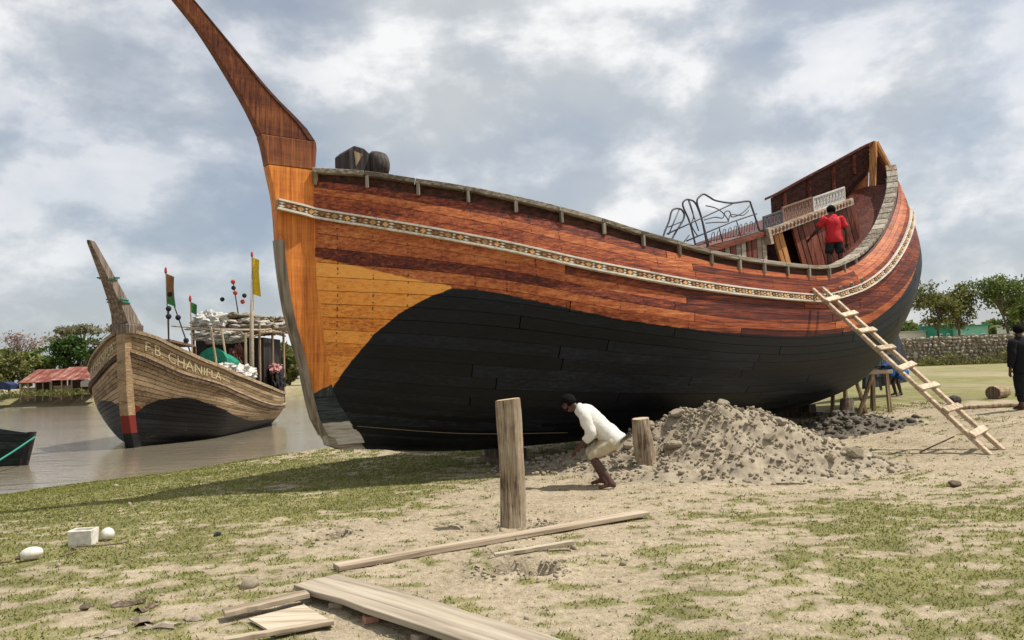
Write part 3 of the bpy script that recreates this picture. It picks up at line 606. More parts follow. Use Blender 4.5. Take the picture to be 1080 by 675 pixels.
# ------------------------------------------------------------------ deckhouse
RZ = lambda s: 4.44 + (s - 9.95) * (5.47 - 4.44) / (13.4 - 9.95)
house = MB()
for s0, s1, zo in ((9.95, 13.6, 0.0),):
    house.prism([(s0, RZ(s0) - .10), (s1, RZ(s1) - .10), (s1, RZ(s1)), (s0, RZ(s0))], -1.02, .95)
roof = house.build('deckhouse_roof', M['redlong'], big)
m = MB(); m.beam((9.9, -1.04, RZ(9.9) - .07), (13.65, -1.04, RZ(13.65) - .07), .05, .17); trim = m.build('roof_trim', M['palewood'], roof)
m = MB()
for i in range(24):
    s = 10.05 + i * .148; m.box((s, -1.072, RZ(s) - .075), (.075, .016, .075), ry=.6)
m.build('trim_carving', M['redwood'], roof)
m = MB(); m.box((9.98, -.98, 4.3), (.10, .2, .36), ry=-.3); m.build('roof_end_block', M['palewood'], roof)
i = 0; s = 10.3
while s < 13.7:
    w = random.uniform(.14, .22); z1 = RZ(s) - .1; zd = float(ZR(s)) - .42; dx = .33 * (z1 - zd) / .8
    if not (10.62 < s < 10.98):
        m = MB(); o_ = random.uniform(-.012, .012)
        m.add([(s + dx, -.93 + o_, zd), (s + w + dx, -.93 + o_, zd), (s + w, -.93 + o_, z1 + .28 * w), (s, -.93 + o_, z1), (s + dx, -.88 + o_, zd), (s + w + dx, -.88 + o_, zd), (s + w, -.88 + o_, z1 + .28 * w), (s, -.88 + o_, z1)],
              [(0, 1, 2, 3), (7, 6, 5, 4), (0, 4, 5, 1), (1, 5, 6, 2), (2, 6, 7, 3), (3, 7, 4, 0)])
        m.build('wall_board', M['orangewood'] if i in (0, 1) else M['redwood'], big)
    s += w + .012; i += 1
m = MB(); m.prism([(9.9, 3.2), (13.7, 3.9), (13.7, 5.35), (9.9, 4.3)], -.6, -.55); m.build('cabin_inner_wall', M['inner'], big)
# low fore cabin
m = MB(); m.prism([(7.2, 3.62), (9.93, 4.31), (9.93, 4.42), (7.2, 3.74)], -1.0, .9); cab = m.build('fore_cabin_roof', M['redlong'], big)
s = 7.6
while s < 9.9:
    z1 = 3.66 + (s - 7.2) * .25; zd = float(ZR(s)) - .42; m = MB(); m.box((s + .08, -.9, (z1 + zd) / 2), (.15, .04, z1 - zd)); m.build('cabin_board', M['redwood'] if random.random() < .75 else M['palewood'], big); s += .19
# lattice railing on the roof edge
def lattice(s0, s1, n, mat, h=.30):
    B_ = -1.0; rl = None; m = MB(); m.beam((s0, B_, RZ(s0) + .03), (s1, B_, RZ(s1) + .03), .03, .03); m.beam((s0, B_, RZ(s0) + h), (s1, B_, RZ(s1) + h), .035, .035)
    for s in (s0, s1): m.beam((s, B_, RZ(s) - .01), (s, B_, RZ(s) + h + .01), .03, .03)
    rl = m.build('roof_railing', mat, big)
    for k in range(n):
        a = s0 + (s1 - s0) * (k + .5) / n; w = (s1 - s0) / n * .42; q = [(a + w * math.cos(x) * (1 if math.sin(x * 2) > 0 else .75), B_, RZ(a) + h * .55 + h * .40 * math.sin(x) + .29 * w * math.cos(x)) for x in np.linspace(0, 2 * math.pi, 11)]
        m = MB(); m.tube(q, .011, 5, cap=False); m.beam((a - w, B_, RZ(a - w) + .05), (a + w, B_, RZ(a + w) + h - .02), .016, .016); m.beam((a + w, B_, RZ(a + w) + .05), (a - w, B_, RZ(a - w) + h - .02), .016, .016)
        m.build('lattice_scroll', mat, rl)
lattice(9.85, 10.55, 5, M['iron']); lattice(10.6, 11.85, 8, M['brownmetal'], .36); lattice(11.9, 13.35, 10, M['whitemetal'], .34)
# timber on the roof behind the worker
def frm(q, b):  # boat local (s,z) polyline at outboard distance b -> local points
    return [(p[0], -b, p[1]) for p in q]
def smooth(q, k=4):
    q = [np.array(p, float) for p in q]; o = []
    for i in range(len(q) - 1):
        a, b, c, d = q[max(i - 1, 0)], q[i], q[i + 1], q[min(i + 2, len(q) - 1)]
        for j in range(k):
            x = j / k; o.append(.5 * (2 * b + (c - a) * x + (2 * a - 5 * b + 4 * c - d) * x * x + (3 * b - a - 3 * c + d) * x ** 3))
    o.append(q[-1]); return [tuple(p) for p in o]
BM = Matrix.Translation((BO[0], BO[1], 0)) @ Matrix.Rotation(TH, 4, 'Z')
def boat_thing(name, s, b, z, label, cat, group=None):
    o = empty(name, BM @ Vector((s, -b, z)), TH, label, cat, group); o['o'] = 0; del o['o']; return o
def iron_panel(label, b, base, bars):
    th = boat_thing('iron_panel', base[0], b, base[1], label, 'iron panel', 'iron panels stacked on the boat')
    for nm_, q, r, sm in bars:
        q2 = smooth(q) if sm else q; m = MB(); m.tube([(p[0] - base[0], 0, p[1] - base[1]) for p in q2], r, 6); m.build(nm_, M['iron'], th, smooth=True)
A_ = [('arched_frame', [(7.94, 3.9), (7.79, 4.5), (7.67, 4.81), (7.77, 4.94), (7.91, 5.0), (8.08, 4.96), (8.3, 4.91), (8.83, 4.92), (9.4, 5.02), (9.51, 4.93), (9.76, 4.40)], .02, True),
      ('bottom_bar', [(7.9, 3.92), (9.86, 4.43)], .018, False), ('cross_bar', [(6.72, 4.09), (7.79, 4.5), (8.83, 4.9)], .016, False), ('cross_bar', [(7.29, 4.0), (8.8, 4.52), (9.69, 4.78)], .016, False),
      ('scroll', [(7.87, 4.47), (8.22, 4.56), (8.48, 4.57), (8.58, 4.71), (8.73, 4.73), (8.81, 4.62), (9.18, 4.75), (9.45, 4.93)], .012, True), ('scroll', [(7.92, 4.41), (8.26, 4.46), (8.65, 4.51), (8.54, 4.65), (8.29, 4.75), (7.95, 4.77)], .012, True),
      ('scroll', [(8.66, 4.5), (8.75, 4.66), (8.95, 4.68), (9.2, 4.7), (9.4, 4.82)], .012, True), ('upright', [(8.34, 4.38), (8.44, 4.05)], .014, False), ('upright', [(8.95, 4.56), (9.08, 4.2)], .014, False)]
for k in range(9):
    a = 8.05 + k * .19; z = 3.97 + (a - 7.9) * .26; A_.append(('scroll', [(a, z), (a + .05, z + .2), (a + .13, z + .22), (a + .1, z + .05)], .009, True))
iron_panel('black wrought iron panel with arched corner and fan scroll, the longest on the deck', .95, (8.6, 4.09), A_)
iron_panel('black wrought iron panel with narrow arched top, in the middle of the stack', .7, (7.9, 3.95), [('arched_frame', [(7.9, 3.9), (7.74, 4.43), (7.54, 4.77), (7.61, 4.89), (7.75, 4.92), (7.94, 4.87), (8.11, 4.58), (8.3, 4.0)], .02, True), ('upright', [(7.72, 4.9), (8.0, 4.3)], .013, False), ('scroll', [(7.75, 4.9), (7.86, 4.6), (7.78, 4.4), (7.95, 4.2)], .012, True), ('bottom_bar', [(7.85, 3.98), (8.35, 4.1)], .016, False)])
iron_panel('black wrought iron panel with rounded end leaning lowest towards the prow', .5, (7.3, 3.85), [('arched_frame', [(7.02, 3.8), (7.15, 4.18), (7.33, 4.47), (7.43, 4.69), (7.59, 4.76), (7.76, 4.74), (7.8, 4.58), (7.47, 4.21), (7.2, 3.85)], .02, True), ('upright', [(7.3, 4.2), (7.66, 4.74)], .013, False), ('cross_bar', [(7.3, 4.35), (7.72, 4.5)], .013, False), ('bottom_bar', [(7.0, 3.8), (8.0, 4.05)], .016, False), ('scroll', [(7.4, 4.0), (7.7, 4.05), (7.95, 4.25)], .012, True)])
# bow bitt
m = MB(); m.prism([(.44, 4.5), (.80, 4.5), (.80, 4.93), (.70, 5.0), (.54, 5.02), (.44, 4.93)], -.28, .2); bitt = m.build('bow_bitt', M['darkwood'], big, bevel=.015)
m = MB(); m.tube([(.80, -.24, 4.76), (.84, -.24, 4.76), (.93, -.24, 4.76), (1.02, -.24, 4.76), (1.06, -.24, 4.76)], [.19, .225, .235, .22, .17], 14); m.build('bitt_drum', M['darkwood'], bitt, smooth=True)
m = MB(); m.add([(.53, -.291, 4.93), (.67, -.291, 4.90), (.55, -.291, 4.70), (.53, -.27, 4.93), (.67, -.27, 4.90), (.55, -.27, 4.70)], [(0, 1, 2), (5, 4, 3), (0, 3, 4, 1), (1, 4, 5, 2), (2, 5, 3, 0)]); m.build('fresh_cut_face', M['tan'], bitt)
# holes near the ladder, line along the keel
for s in (9.15, 9.6, 10.1, 10.55, 11.0):
    tt_ = float(H1.t_of_s(s, .865)); P0, N0 = H1.frame(np.array([tt_]), np.array([.868])); p = P0[0]; nn = N0[0]; q = p + nn * .012
    m = MB(); m.tube([bl(*(p - nn * .03)), bl(*(p + nn * .035))], .045, 10); m.build('scupper_ring', M['capend'], big, smooth=True)
    m = MB(); m.tube([bl(*(p - nn * .02)), bl(*(p + nn * .039))], .03, 10); m.build('scupper_hole', M['darkwood'], big)
# ------------------------------------------------------------------ supports under the boat
def wpt(s, b, z=0.0): v = BM @ Vector((s, -b, z)); return v
for i, (s, lab) in enumerate(((3.4, 'stacked keel timbers in shade under the front third of the big boat'), (6.6, 'stacked keel timbers behind the earth mound under the big boat'), (9.6, 'stacked keel timbers under the middle of the big boat'), (12.4, 'thick dark keel timbers under the stern of the big boat'))):
    p = wpt(s, 0); g0 = gzf(p.x, p.y); zt = float(ZK(s)) - .035; th = empty('keel_block', (p.x, p.y, g0), TH, lab, 'timber', 'keel blocks under the big boat')
    h = max(zt - g0, .1) + .06; n_ = 2
    for k in range(n_): m = MB(); m.box((0, (k % 2) * .03, -.06 + h * (k + .5) / n_), (.3, .8 if k % 2 else 1.1, h / n_ - .004)); m.build('timber', M['bark'], th)
def pole_thing(name, a, b, r0, r1, label, mat, cat='post', group=None, n=10, jit=.05, cut=True):
    a = Vector(a); b = Vector(b); th = empty(name, a, 0, label, cat, group); m = MB(); L = b - a; side = L.orthogonal().normalized(); K = 9
    pts = [L * (k / (K - 1)) + side * (r0 * .10 * math.sin(k * 1.3 + r0 * 50)) for k in range(K)]
    m.tube(pts, [r0 + (r1 - r0) * k / (K - 1) for k in range(K)], n, jit=jit); m.build('shaft', mat, th, smooth=False)
    if cut: m = MB(); m.tube([L * 1.0 - L.normalized() * .006, L + L.normalized() * .006], [r1 * .96, r1 * .93], n); m.build('cut_end', M['postcut'], th)
    return th
def gp(x, y, dz=0.0): return (x, y, gzf(x, y) + dz)
# stern props
p = wpt(11.9, .75); pole_thing('hull_prop', gp(6.75, 15.75, -.1), (6.95, 15.95, .72), .15, .14, 'thick short log prop under the stern, nearest the dark mud', M['bark'], 'prop', 'props under the stern', cut=False)
pole_thing('hull_prop', gp(7.75, 17.3, -.05), (8.05, 17.1, 1.22), .05, .045, 'thin leaning pole prop under the stern, left of the crossed pair', M['tan'], 'prop', 'props under the stern', cut=False)
pole_thing('hull_prop', gp(8.05, 17.5, -.05), (7.62, 17.0, 1.12), .045, .04, 'thin pole crossing another prop under the stern', M['tan'], 'prop', 'props under the stern', cut=False)
pole_thing('hull_prop', gp(8.6, 18.4, -.05), (8.6, 18.2, 1.5), .05, .045, 'thin upright pole prop farthest back under the stern', M['tan'], 'prop', 'props under the stern', cut=False)
tr = empty('trestle', gp(8.36, 17.1), .15, 'small wooden trestle standing under the stern behind the ladder', 'trestle')
for (x, y) in ((0, 0), (0, .5), (-.95, .1), (-.95, .55)): m = MB(); m.beam((x * 1.05, y * 1.2 - .05, -.05), (x, y, .86), .07, .07); m.build('leg', M['tan'], tr)
for y in (0, .5): m = MB(); m.beam((-1.15, y, .9), (.15, y, .9), .06, .09); m.build('beam', M['palewood'], tr)
for k in range(4): m = MB(); m.beam((-.95 + k * .3, -.2, .98 + .01 * k), (-.85 + k * .3, .75, 1.0), .17, .04); m.build('top_board', M['slate'], tr)
# ------------------------------------------------------------------ posts
def big_post(name, loc, h, r0, r1, label, lean=(0, 0), notch=False):
    th = empty(name, loc, 0, label, 'post', 'timber posts set in the ground'); m = MB(); n = 32; K = 24; V = []; F = []
    ph = [random.uniform(0, 6.28) for _ in range(6)]
    for k in range(K):
        z = -.12 + (h + .12) * k / (K - 1); f = k / (K - 1); r = r0 + (r1 - r0) * f
        for i in range(n):
            a = 2 * math.pi * i / n; q = r * (1 + .03 * math.sin(2 * a + ph[0] + f) + .03 * math.sin(3 * a + ph[1] + 2 * f) + .035 * math.sin(7 * a + ph[2] + 3 * f) + .045 * math.sin(5 * f + ph[3]) + .03 * math.sin(11 * f + 2 * a + ph[4]) + (.0 if (i * 7 + 3) % 9 else -.09) + random.uniform(-.012, .012))
            V.append((q * math.cos(a) + lean[0] * f + .012 * math.sin(4 * f + ph[5]), q * math.sin(a) + lean[1] * f, z + (.012 * math.sin(a + ph[0]) if k == K - 1 else 0)))
    for k in range(K - 1): F += [(k * n + i, k * n + (i + 1) % n, (k + 1) * n + (i + 1) % n, (k + 1) * n + i) for i in range(n)]
    F.append(tuple((K - 1) * n + i for i in range(n))); F.append(tuple(range(n))[::-1]); m.add(V, F); m.build('shaft', M['post'], th)
    m = MB(); c = [(lean[0] + .95 * (v[0] - lean[0]), lean[1] + .95 * (v[1] - lean[1]), v[2] + .004) for v in V[-n:]]; m.add(c + [(x, y, z - .012) for x, y, z in c], [tuple(range(n))] + [(i, i + n, (i + 1) % n + n, (i + 1) % n) for i in range(n)]); m.build('cut_top', M['postcut'], th)
    return th
big_post('timber_post', gp(-.07, 7.9), 1.29, .135, .118, 'tall sawn timber post standing alone in front of the bow')
big_post('timber_post', gp(1.96, 11.39), .80, .15, .13, 'short split timber post beside the earth mound', lean=(-.10, 0))
# ------------------------------------------------------------------ ladder
fL = Vector((6.55, 10.66, gzf(6.55, 10.66) - .02)); fR = Vector((7.0, 10.95, gzf(7.0, 10.95) - .02))
pt = H1.frame(np.array([H1.t_of_s(9.15, .87)]), np.array([.87]))[0][0]; topc = wpt(pt[0], pt[1] + .13, pt[2])
axis_l = (topc - (fL + fR) / 2); dvec = axis_l.normalized(); side = (fR - fL).normalized()
lad = empty('ladder', (fL + fR) / 2, 0, 'long homemade wooden ladder leaning against the side of the big boat', 'ladder')
off = side * .165
for sg in (-1, 1):
    m = MB(); a = off * sg * 1.12; b = axis_l + dvec * .12 + off * sg * .9; m.beam(a, b, .06, .07, upv=(0, 0, 1)); m.build('side_rail', M['ladder'], lad, bevel=.008)
nrmv = side.cross(dvec).normalized(); nrmv = nrmv if nrmv.z > 0 else -nrmv
for k in range(8):
    f = .09 + .83 * k / 7; c = axis_l * f + nrmv * .058; w = .235 + random.uniform(-.015, .03); rl = random.uniform(-.03, .03)
    m = MB(); m.beam(c - side * w + dvec * rl, c + side * w - dvec * rl, .11, .035, upv=nrmv); m.build('rung', M['ladderrung'], lad, bevel=.005)
# ------------------------------------------------------------------ earth mound
def mound_h(x, y):
    h = .84 * np.exp(-(((x - 3.4) / 1.0) ** 2 + ((y - 11.75) / .95) ** 2) ** 1.15) + .28 * np.exp(-((x - 4.5) / .7) ** 2 - ((y - 11.2) / .6) ** 2)
    h = h + .46 * np.exp(-((x - 2.3) / .85) ** 2 - ((y - 12.3) / .8) ** 2) + .22 * np.exp(-((x - 1.2) / .9) ** 2 - ((y - 12.4) / .7) ** 2) + .16 * np.exp(-((x - 2.9) / 1.3) ** 2 - ((y - 10.7) / .5) ** 2)
    return h
def mound_full(x, y):
    h = mound_h(x, y); k = np.clip(h / .15, 0, 1); return h + k * (.20 * (fbm(x * 2.2, y * 2.2, 3) - .5) + .17 * (fbm(x * 6, y * 6, 3) - .5) + .05 * (vnoise(x * 19, y * 19) - .5))
mx_, my_ = np.arange(-.3, 6.3, .035), np.arange(9.6, 14.2, .035); MX, MY = np.meshgrid(mx_, my_, indexing='ij'); MZ = gz(MX, MY) + mound_full(MX, MY) - .03
ix = np.arange(MX.size).reshape(MX.shape); MF = np.stack([ix[:-1, :-1], ix[1:, :-1], ix[1:, 1:], ix[:-1, 1:]], -1).reshape(-1, 4)
mnd = empty('earth_mound', (3.5, 11.7, 0), 0, 'big heap of grey dug earth and clods in front of the hull', 'earth mound')
mo = link('heap', bigmesh('heap', np.stack([MX - 3.5, MY - 11.7, MZ], -1).reshape(-1, 3), MF, M['clod'], None, False), None, mnd)
def rock_mesh(seed, sub=2):
    r_ = np.random.default_rng(seed); bm = bmesh.new(); bmesh.ops.create_icosphere(bm, subdivisions=sub, radius=1)
    dirs = r_.normal(size=(9, 3)); dirs /= np.linalg.norm(dirs, axis=1, keepdims=True); dd = r_.uniform(.45, .9, 9); sc = r_.uniform(.7, 1.15, 3)
    for v in bm.verts:
        p = np.array(v.co); mlt = 1.0
        for d, k in zip(dirs, dd):
            q = p @ d
            if q > k: p = p - d * (q - k) * .97
        v.co = Vector(p * sc)
    me = bpy.data.meshes.new('clod'); bm.to_mesh(me); bm.free(); return me
rocks = [rock_mesh(i, 1) for i in range(8)]; bigrocks = [rock_mesh(20 + i, 2) for i in range(4)]
for me in rocks + bigrocks: me.materials.append(M['clod'])
def mz(x, y): return float(gz(np.array([x]), np.array([y]))[0] + mound_full(np.array([x]), np.array([y]))[0] - .03)
cand = []
while len(cand) < 270:
    x, y = random.uniform(.8, 5.4), random.uniform(9.9, 12.4); h = float(mound_h(np.array(x), np.array(y)))
    if h < .05 or random.random() > .35 + h: continue
    cand.append((x, y, random.choice((.02, .025, .03, .035, .04, .055))))
for (x, y, r) in cand:
    link('clod', random.choice(rocks), None, mnd, (x - 3.5, y - 11.7, mz(x, y) + r * .25), [random.uniform(0, 6.3) for _ in range(3)], (r * random.uniform(.8, 1.3), r * random.uniform(.8, 1.2), r * random.uniform(.6, .9)))
for (x, y, r) in ((2.35, 11.45, .17), (2.55, 12.0, .16), (2.85, 12.05, .15), (3.0, 11.85, .10), (2.15, 12.2, .13), (3.25, 11.95, .11), (2.0, 11.8, .12), (1.75, 11.95, .11), (4.75, 10.85, .16), (4.35, 10.6, .11), (3.9, 11.2, .10), (3.6, 10.9, .09), (1.55, 11.7, .1), (2.6, 11.0, .09)):
    link('clod', random.choice(bigrocks), None, mnd, (x - 3.5, y - 11.7, mz(x, y) + r * .3), (random.uniform(-.3, .3), random.uniform(-.3, .3), random.uniform(0, 6.3)), (r * 1.25, r, r * .62))
def rubble(name, pts, mat, label=None, parent=None, loc=(0, 0, 0)):
    base = []
    for me in rocks[:6]:
        v = np.zeros(len(me.vertices) * 3); me.vertices.foreach_get('co', v); f = np.array([list(p.vertices) for p in me.polygons]); base.append((v.reshape(-1, 3), f))
    V = []; F = []; o = 0
    for (x, y, z, r) in pts:
        v, f = base[random.randrange(6)]; E_ = np.array(Matrix.Rotation(random.uniform(0, 6.28), 3, 'Z') @ Matrix.Rotation(random.gauss(0, .5), 3, 'X')); q = v * [r * random.uniform(.75, 1.5), r, r * random.uniform(.5, .95)]
        q = q @ E_.T + np.array([x, y, z]) - np.array(loc); V.append(q); F.append(f + o); o += len(v)
    me = bigmesh(name, np.concatenate(V), np.concatenate(F), mat); ob = link(name, me, None, parent); tag(ob, kind='stuff'); 
    if label: ob['label'] = label
    return ob
pts = []
while len(pts) < 4500:
    x, y = random.uniform(0, 6.2), random.uniform(9.5, 13.4); h = float(mound_h(np.array(x), np.array(y)))
    if h < .012 or random.random() > .25 + 2 * h: continue
    r = .005 + .042 * random.random() ** 2.4; pts.append((x, y, mz(x, y) + r * .3, r))
rubble('loose_earth', pts, M['clod'], None, mnd, (3.5, 11.7, 0))
# mud heap under the stern, coloured darker than the dry clods
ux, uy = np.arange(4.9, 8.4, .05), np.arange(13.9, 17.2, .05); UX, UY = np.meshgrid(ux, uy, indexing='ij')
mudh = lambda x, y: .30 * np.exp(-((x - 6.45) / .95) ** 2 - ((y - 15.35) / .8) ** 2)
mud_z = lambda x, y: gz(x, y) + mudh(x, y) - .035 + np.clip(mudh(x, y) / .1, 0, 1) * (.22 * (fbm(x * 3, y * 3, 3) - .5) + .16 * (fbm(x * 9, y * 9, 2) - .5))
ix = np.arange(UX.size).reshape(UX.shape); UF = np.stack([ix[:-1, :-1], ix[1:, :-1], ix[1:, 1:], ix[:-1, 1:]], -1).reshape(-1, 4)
mud = empty('mud_heap', (6.5, 15.4, 0), 0, 'dark churned mud under the stern of the big boat', 'mud')
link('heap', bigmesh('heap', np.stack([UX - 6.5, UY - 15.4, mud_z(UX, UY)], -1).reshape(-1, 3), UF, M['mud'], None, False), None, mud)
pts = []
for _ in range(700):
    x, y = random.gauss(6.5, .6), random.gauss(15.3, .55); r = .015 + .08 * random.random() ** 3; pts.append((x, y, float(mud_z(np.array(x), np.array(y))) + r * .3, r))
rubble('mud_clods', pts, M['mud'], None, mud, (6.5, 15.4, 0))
pts = []
for _ in range(500):
    x, y = random.uniform(-.5, 3.2), random.uniform(11.4, 13.8); r = random.uniform(.012, .06); pts.append((x, y, gzf(x, y) + mound_full(np.array(x), np.array(y)) * 1.0 + r * .2, r))
rubble('shaded_rubble', pts, M['clod'], 'small rubble on the shaded ground beneath the hull')
pts = []
for _ in range(2600):
    x, y = random.uniform(-7, 8.5), random.uniform(4, 14); r = abs(random.gauss(0, .008)) + .004
    if random.random() < .02: r *= 3
    pts.append((x, y, gzf(x, y) + r * .2, r))
for (a, b, r0, k) in HOLES:
    for _ in range(60):
        an = random.uniform(0, 6.28); q = r0 * random.uniform(1.0, 2.4); r = random.uniform(.006, .028); x, y = a + q * math.cos(an), b + q * math.sin(an); pts.append((x, y, gzf(x, y) + r * .2, r))
rubble('pebbles', pts, M['clod'], 'scattered pebbles and dry crumbs of earth on the ground')
# ------------------------------------------------------------------ grass
NG = 420000; gxr = rng.uniform(-9.5, 10, NG); gyr = 3.9 + (rng.random(NG) ** 1.35) * 14.5; mk = grass_mask(gxr, gyr)
keep = rng.random(NG) < np.clip(mk - .25, 0, 1) * 1.0 * np.clip(1.25 - (gyr - 4) / 26, .2, 1); keep &= (shore_d(gxr, gyr) > .3) & (mound_h(gxr, gyr) < .03)
x, y = gxr[keep], gyr[keep]; N = len(x); z = gz(x, y); a = rng.uniform(0, 6.28, N); h = rng.uniform(.008, .026, N) * (1 + .25 * (y - 5) / 8); w = rng.uniform(.0035, .008, N) * (1 + (y - 5) / 9); la = rng.uniform(0, 6.28, N); ll = h * rng.uniform(.3, 1.5, N)
V = np.stack([np.stack([x - w * np.cos(a), y - w * np.sin(a), z - .002], -1), np.stack([x + w * np.cos(a), y + w * np.sin(a), z - .002], -1), np.stack([x + ll * np.cos(la), y + ll * np.sin(la), z + h], -1)], 1).reshape(-1, 3)
tone = np.repeat(np.clip(rng.normal(.5, .25, N) + .5 * (vnoise(x * 1.3, y * 1.3) - .5), 0, 1), 3)
tag(link('grass', bigmesh('grass', V, np.arange(3 * N).reshape(-1, 3), M['grass'], {'tone': tone})), 'short patchy grass growing on the sandy shore', 'grass', kind='stuff')
NS = 60000; sx_ = rng.uniform(-8, 9.5, NS); sy_ = 3.9 + (rng.random(NS) ** 1.3) * 11; kp = (rng.random(NS) < np.clip(fbm(sx_ * 1.7, sy_ * 2.2 + 4, 3) * 1.6 - .45, .03, 1)) & (mound_h(sx_, sy_) < .03) & (shore_d(sx_, sy_) > .4)
x, y = sx_[kp], sy_[kp]; N = len(x); z = gz(x, y); a = rng.uniform(0, 6.28, N); ln = rng.uniform(.012, .045, N); w = rng.uniform(.002, .0045, N) * (1 + (y - 5) / 9)
V = np.stack([np.stack([x - w * np.sin(a), y + w * np.cos(a), z], -1), np.stack([x + w * np.sin(a), y - w * np.cos(a), z], -1), np.stack([x + ln * np.cos(a), y + ln * np.sin(a), z + rng.uniform(.003, .02, N)], -1)], 1).reshape(-1, 3)
tag(link('dry_grass', bigmesh('dry_grass', V, np.arange(3 * N).reshape(-1, 3), M['straw'], {'tone': np.repeat(rng.random(N), 3)})), 'dead straw coloured grass bits strewn over the sand', 'grass', kind='stuff')
# ------------------------------------------------------------------ boards lying in the foreground
def board(name, a, b, w, h, label, mat, cat='plank', group='boards lying on the ground', lift=0.0, roll=0.0, warp=.0, split=None):
    a = Vector(a); b = Vector(b); c = (a + b) / 2; L = (b - a).length; d = b - a
    rot = Matrix.Rotation(math.atan2(d.y, d.x), 4, 'Z') @ Matrix.Rotation(-math.asin(d.z / L), 4, 'Y') @ Matrix.Rotation(roll, 4, 'X')
    V = []; F = []; n = 9
    for i in range(n):
        x = -L / 2 + L * i / (n - 1); q = warp * math.sin(math.pi * i / (n - 1)); ww = w * (1 + .04 * math.sin(i * 2.1)); e = .006 * math.sin(i * 3.7)
        V += [(x, -ww / 2 + e, q), (x, ww / 2 + e, q), (x, ww / 2 + e, q + h), (x, -ww / 2 + e, q + h)]
    for i in range(n - 1): F += [(i * 4 + j, i * 4 + (j + 1) % 4, i * 4 + 4 + (j + 1) % 4, i * 4 + 4 + j) for j in range(4)]
    F += [(0, 1, 2, 3), tuple(len(V) - 1 - j for j in range(4))]; m = MB(); m.add(V, F); o = m.build(name, mat, bevel=.004); o.location = c + Vector((0, 0, lift)); o.rotation_euler = rot.to_euler()
    return tag(o, label, cat, group)
board('plank', gp(-1.52, 6.36, .005), gp(1.33, 8.13, .03), .15, .042, 'long narrow sawn plank lying just in front of the tall post', M['plank'])
board('plank', gp(-.22, 6.58, .0), gp(.47, 6.70, .05), .06, .035, 'short thin stick of sawn wood beside the dug hole', M['plank'])
board('plank', gp(-1.53, 5.76, .045), (0.22, 4.02, .065), .36, .042, 'broad thick board propped on bricks at the bottom edge', M['plank2'], warp=.012)
for k, (x, y) in enumerate(((-1.28, 5.36), (-.98, 5.02), (-.62, 4.68), (-.25, 4.45))):
    m = MB(); m.box((0, 0, 0), (.10, .075, .045), .4 * k); tag(m.build('brick', M['brick'] if k % 2 else M['clod'], bevel=.008, loc=gp(x, y, .02)), ('broken brick under the upper end of the broad board', 'grey lump of brick under the broad board, second from its upper end', 'broken brick wedged halfway under the broad board', 'grey lump of brick under the lower end of the broad board')[k], 'brick', 'bricks under the broad board')
board('plank', gp(-1.99, 5.17, .03), gp(-1.50, 5.44, .055), .11, .036, 'short plank lying across the end of the thin sheet', M['plank'])
sh = MB(); cs = [(-1.80, 5.10), (-1.50, 5.33), (-1.20, 4.95), (-1.52, 4.78)]; V = [(x, y, gzf(x, y) + .018) for x, y in cs]; sh.add([(x, y, z + .014) for x, y, z in V] + V, [(0, 1, 2, 3), (7, 6, 5, 4), (0, 4, 5, 1), (1, 5, 6, 2), (2, 6, 7, 3), (3, 7, 4, 0)])
tag(sh.build('sheet', M['palewood']), 'flat square sheet of pale board between two short planks', 'board', 'boards lying on the ground')
board('plank', gp(-1.80, 4.66, .03), gp(-1.20, 4.93, .03), .05, .03, 'narrow batten along the lower edge of the thin sheet', M['plank'])
# bark scraps at the lower left
for k, (x, y, s_, a) in enumerate(((-2.85, 5.62, .17, .3), (-2.66, 5.50, .13, 1.2), (-2.55, 5.2, .2, 2.1), (-2.35, 5.05, .17, .1), (-2.62, 4.95, .15, .9), (-2.2, 5.2, .12, 2.6))):
    m = MB(); V = []; F = []; n = 6
    for i in range(n):
        for j in range(4): V.append(((i / (n - 1) - .5) * s_ * (1.2 + .2 * math.sin(j * 2 + k)), (j / 3 - .5) * s_ * .6 * (1 + .3 * math.sin(i + k)), .022 * math.cos((j / 3 - .5) * 2.6) * (1 + .5 * math.sin(i * 1.7 + k)) - .004 + .008 * random.random()))
    F = [(i * 4 + j, i * 4 + j + 1, i * 4 + j + 5, i * 4 + j + 4) for i in range(n - 1) for j in range(3)]; nv = len(V); V = V + [(p[0], p[1], p[2] - .008) for p in V]; F = F + [tuple(nv + q for q in f_[::-1]) for f_ in F]
    m.add(V, F); tag(m.build('bark_scrap', M['bark'] if k < 2 else M['plank2'], loc=gp(x, y), rot=(0, 0, a), fix=False), ('dark curled bark scrap, uppermost of the litter at lower left', 'dark split bark scrap in the middle of the litter at lower left', 'pale curved wood chip below the dark bark scraps', 'pale wood chip, rightmost at the foot of the litter', 'pale wood chip, lowest of the litter at lower left', 'small pale chip to the right of the bark litter')[k], 'wood scrap', 'bark and wood scraps')
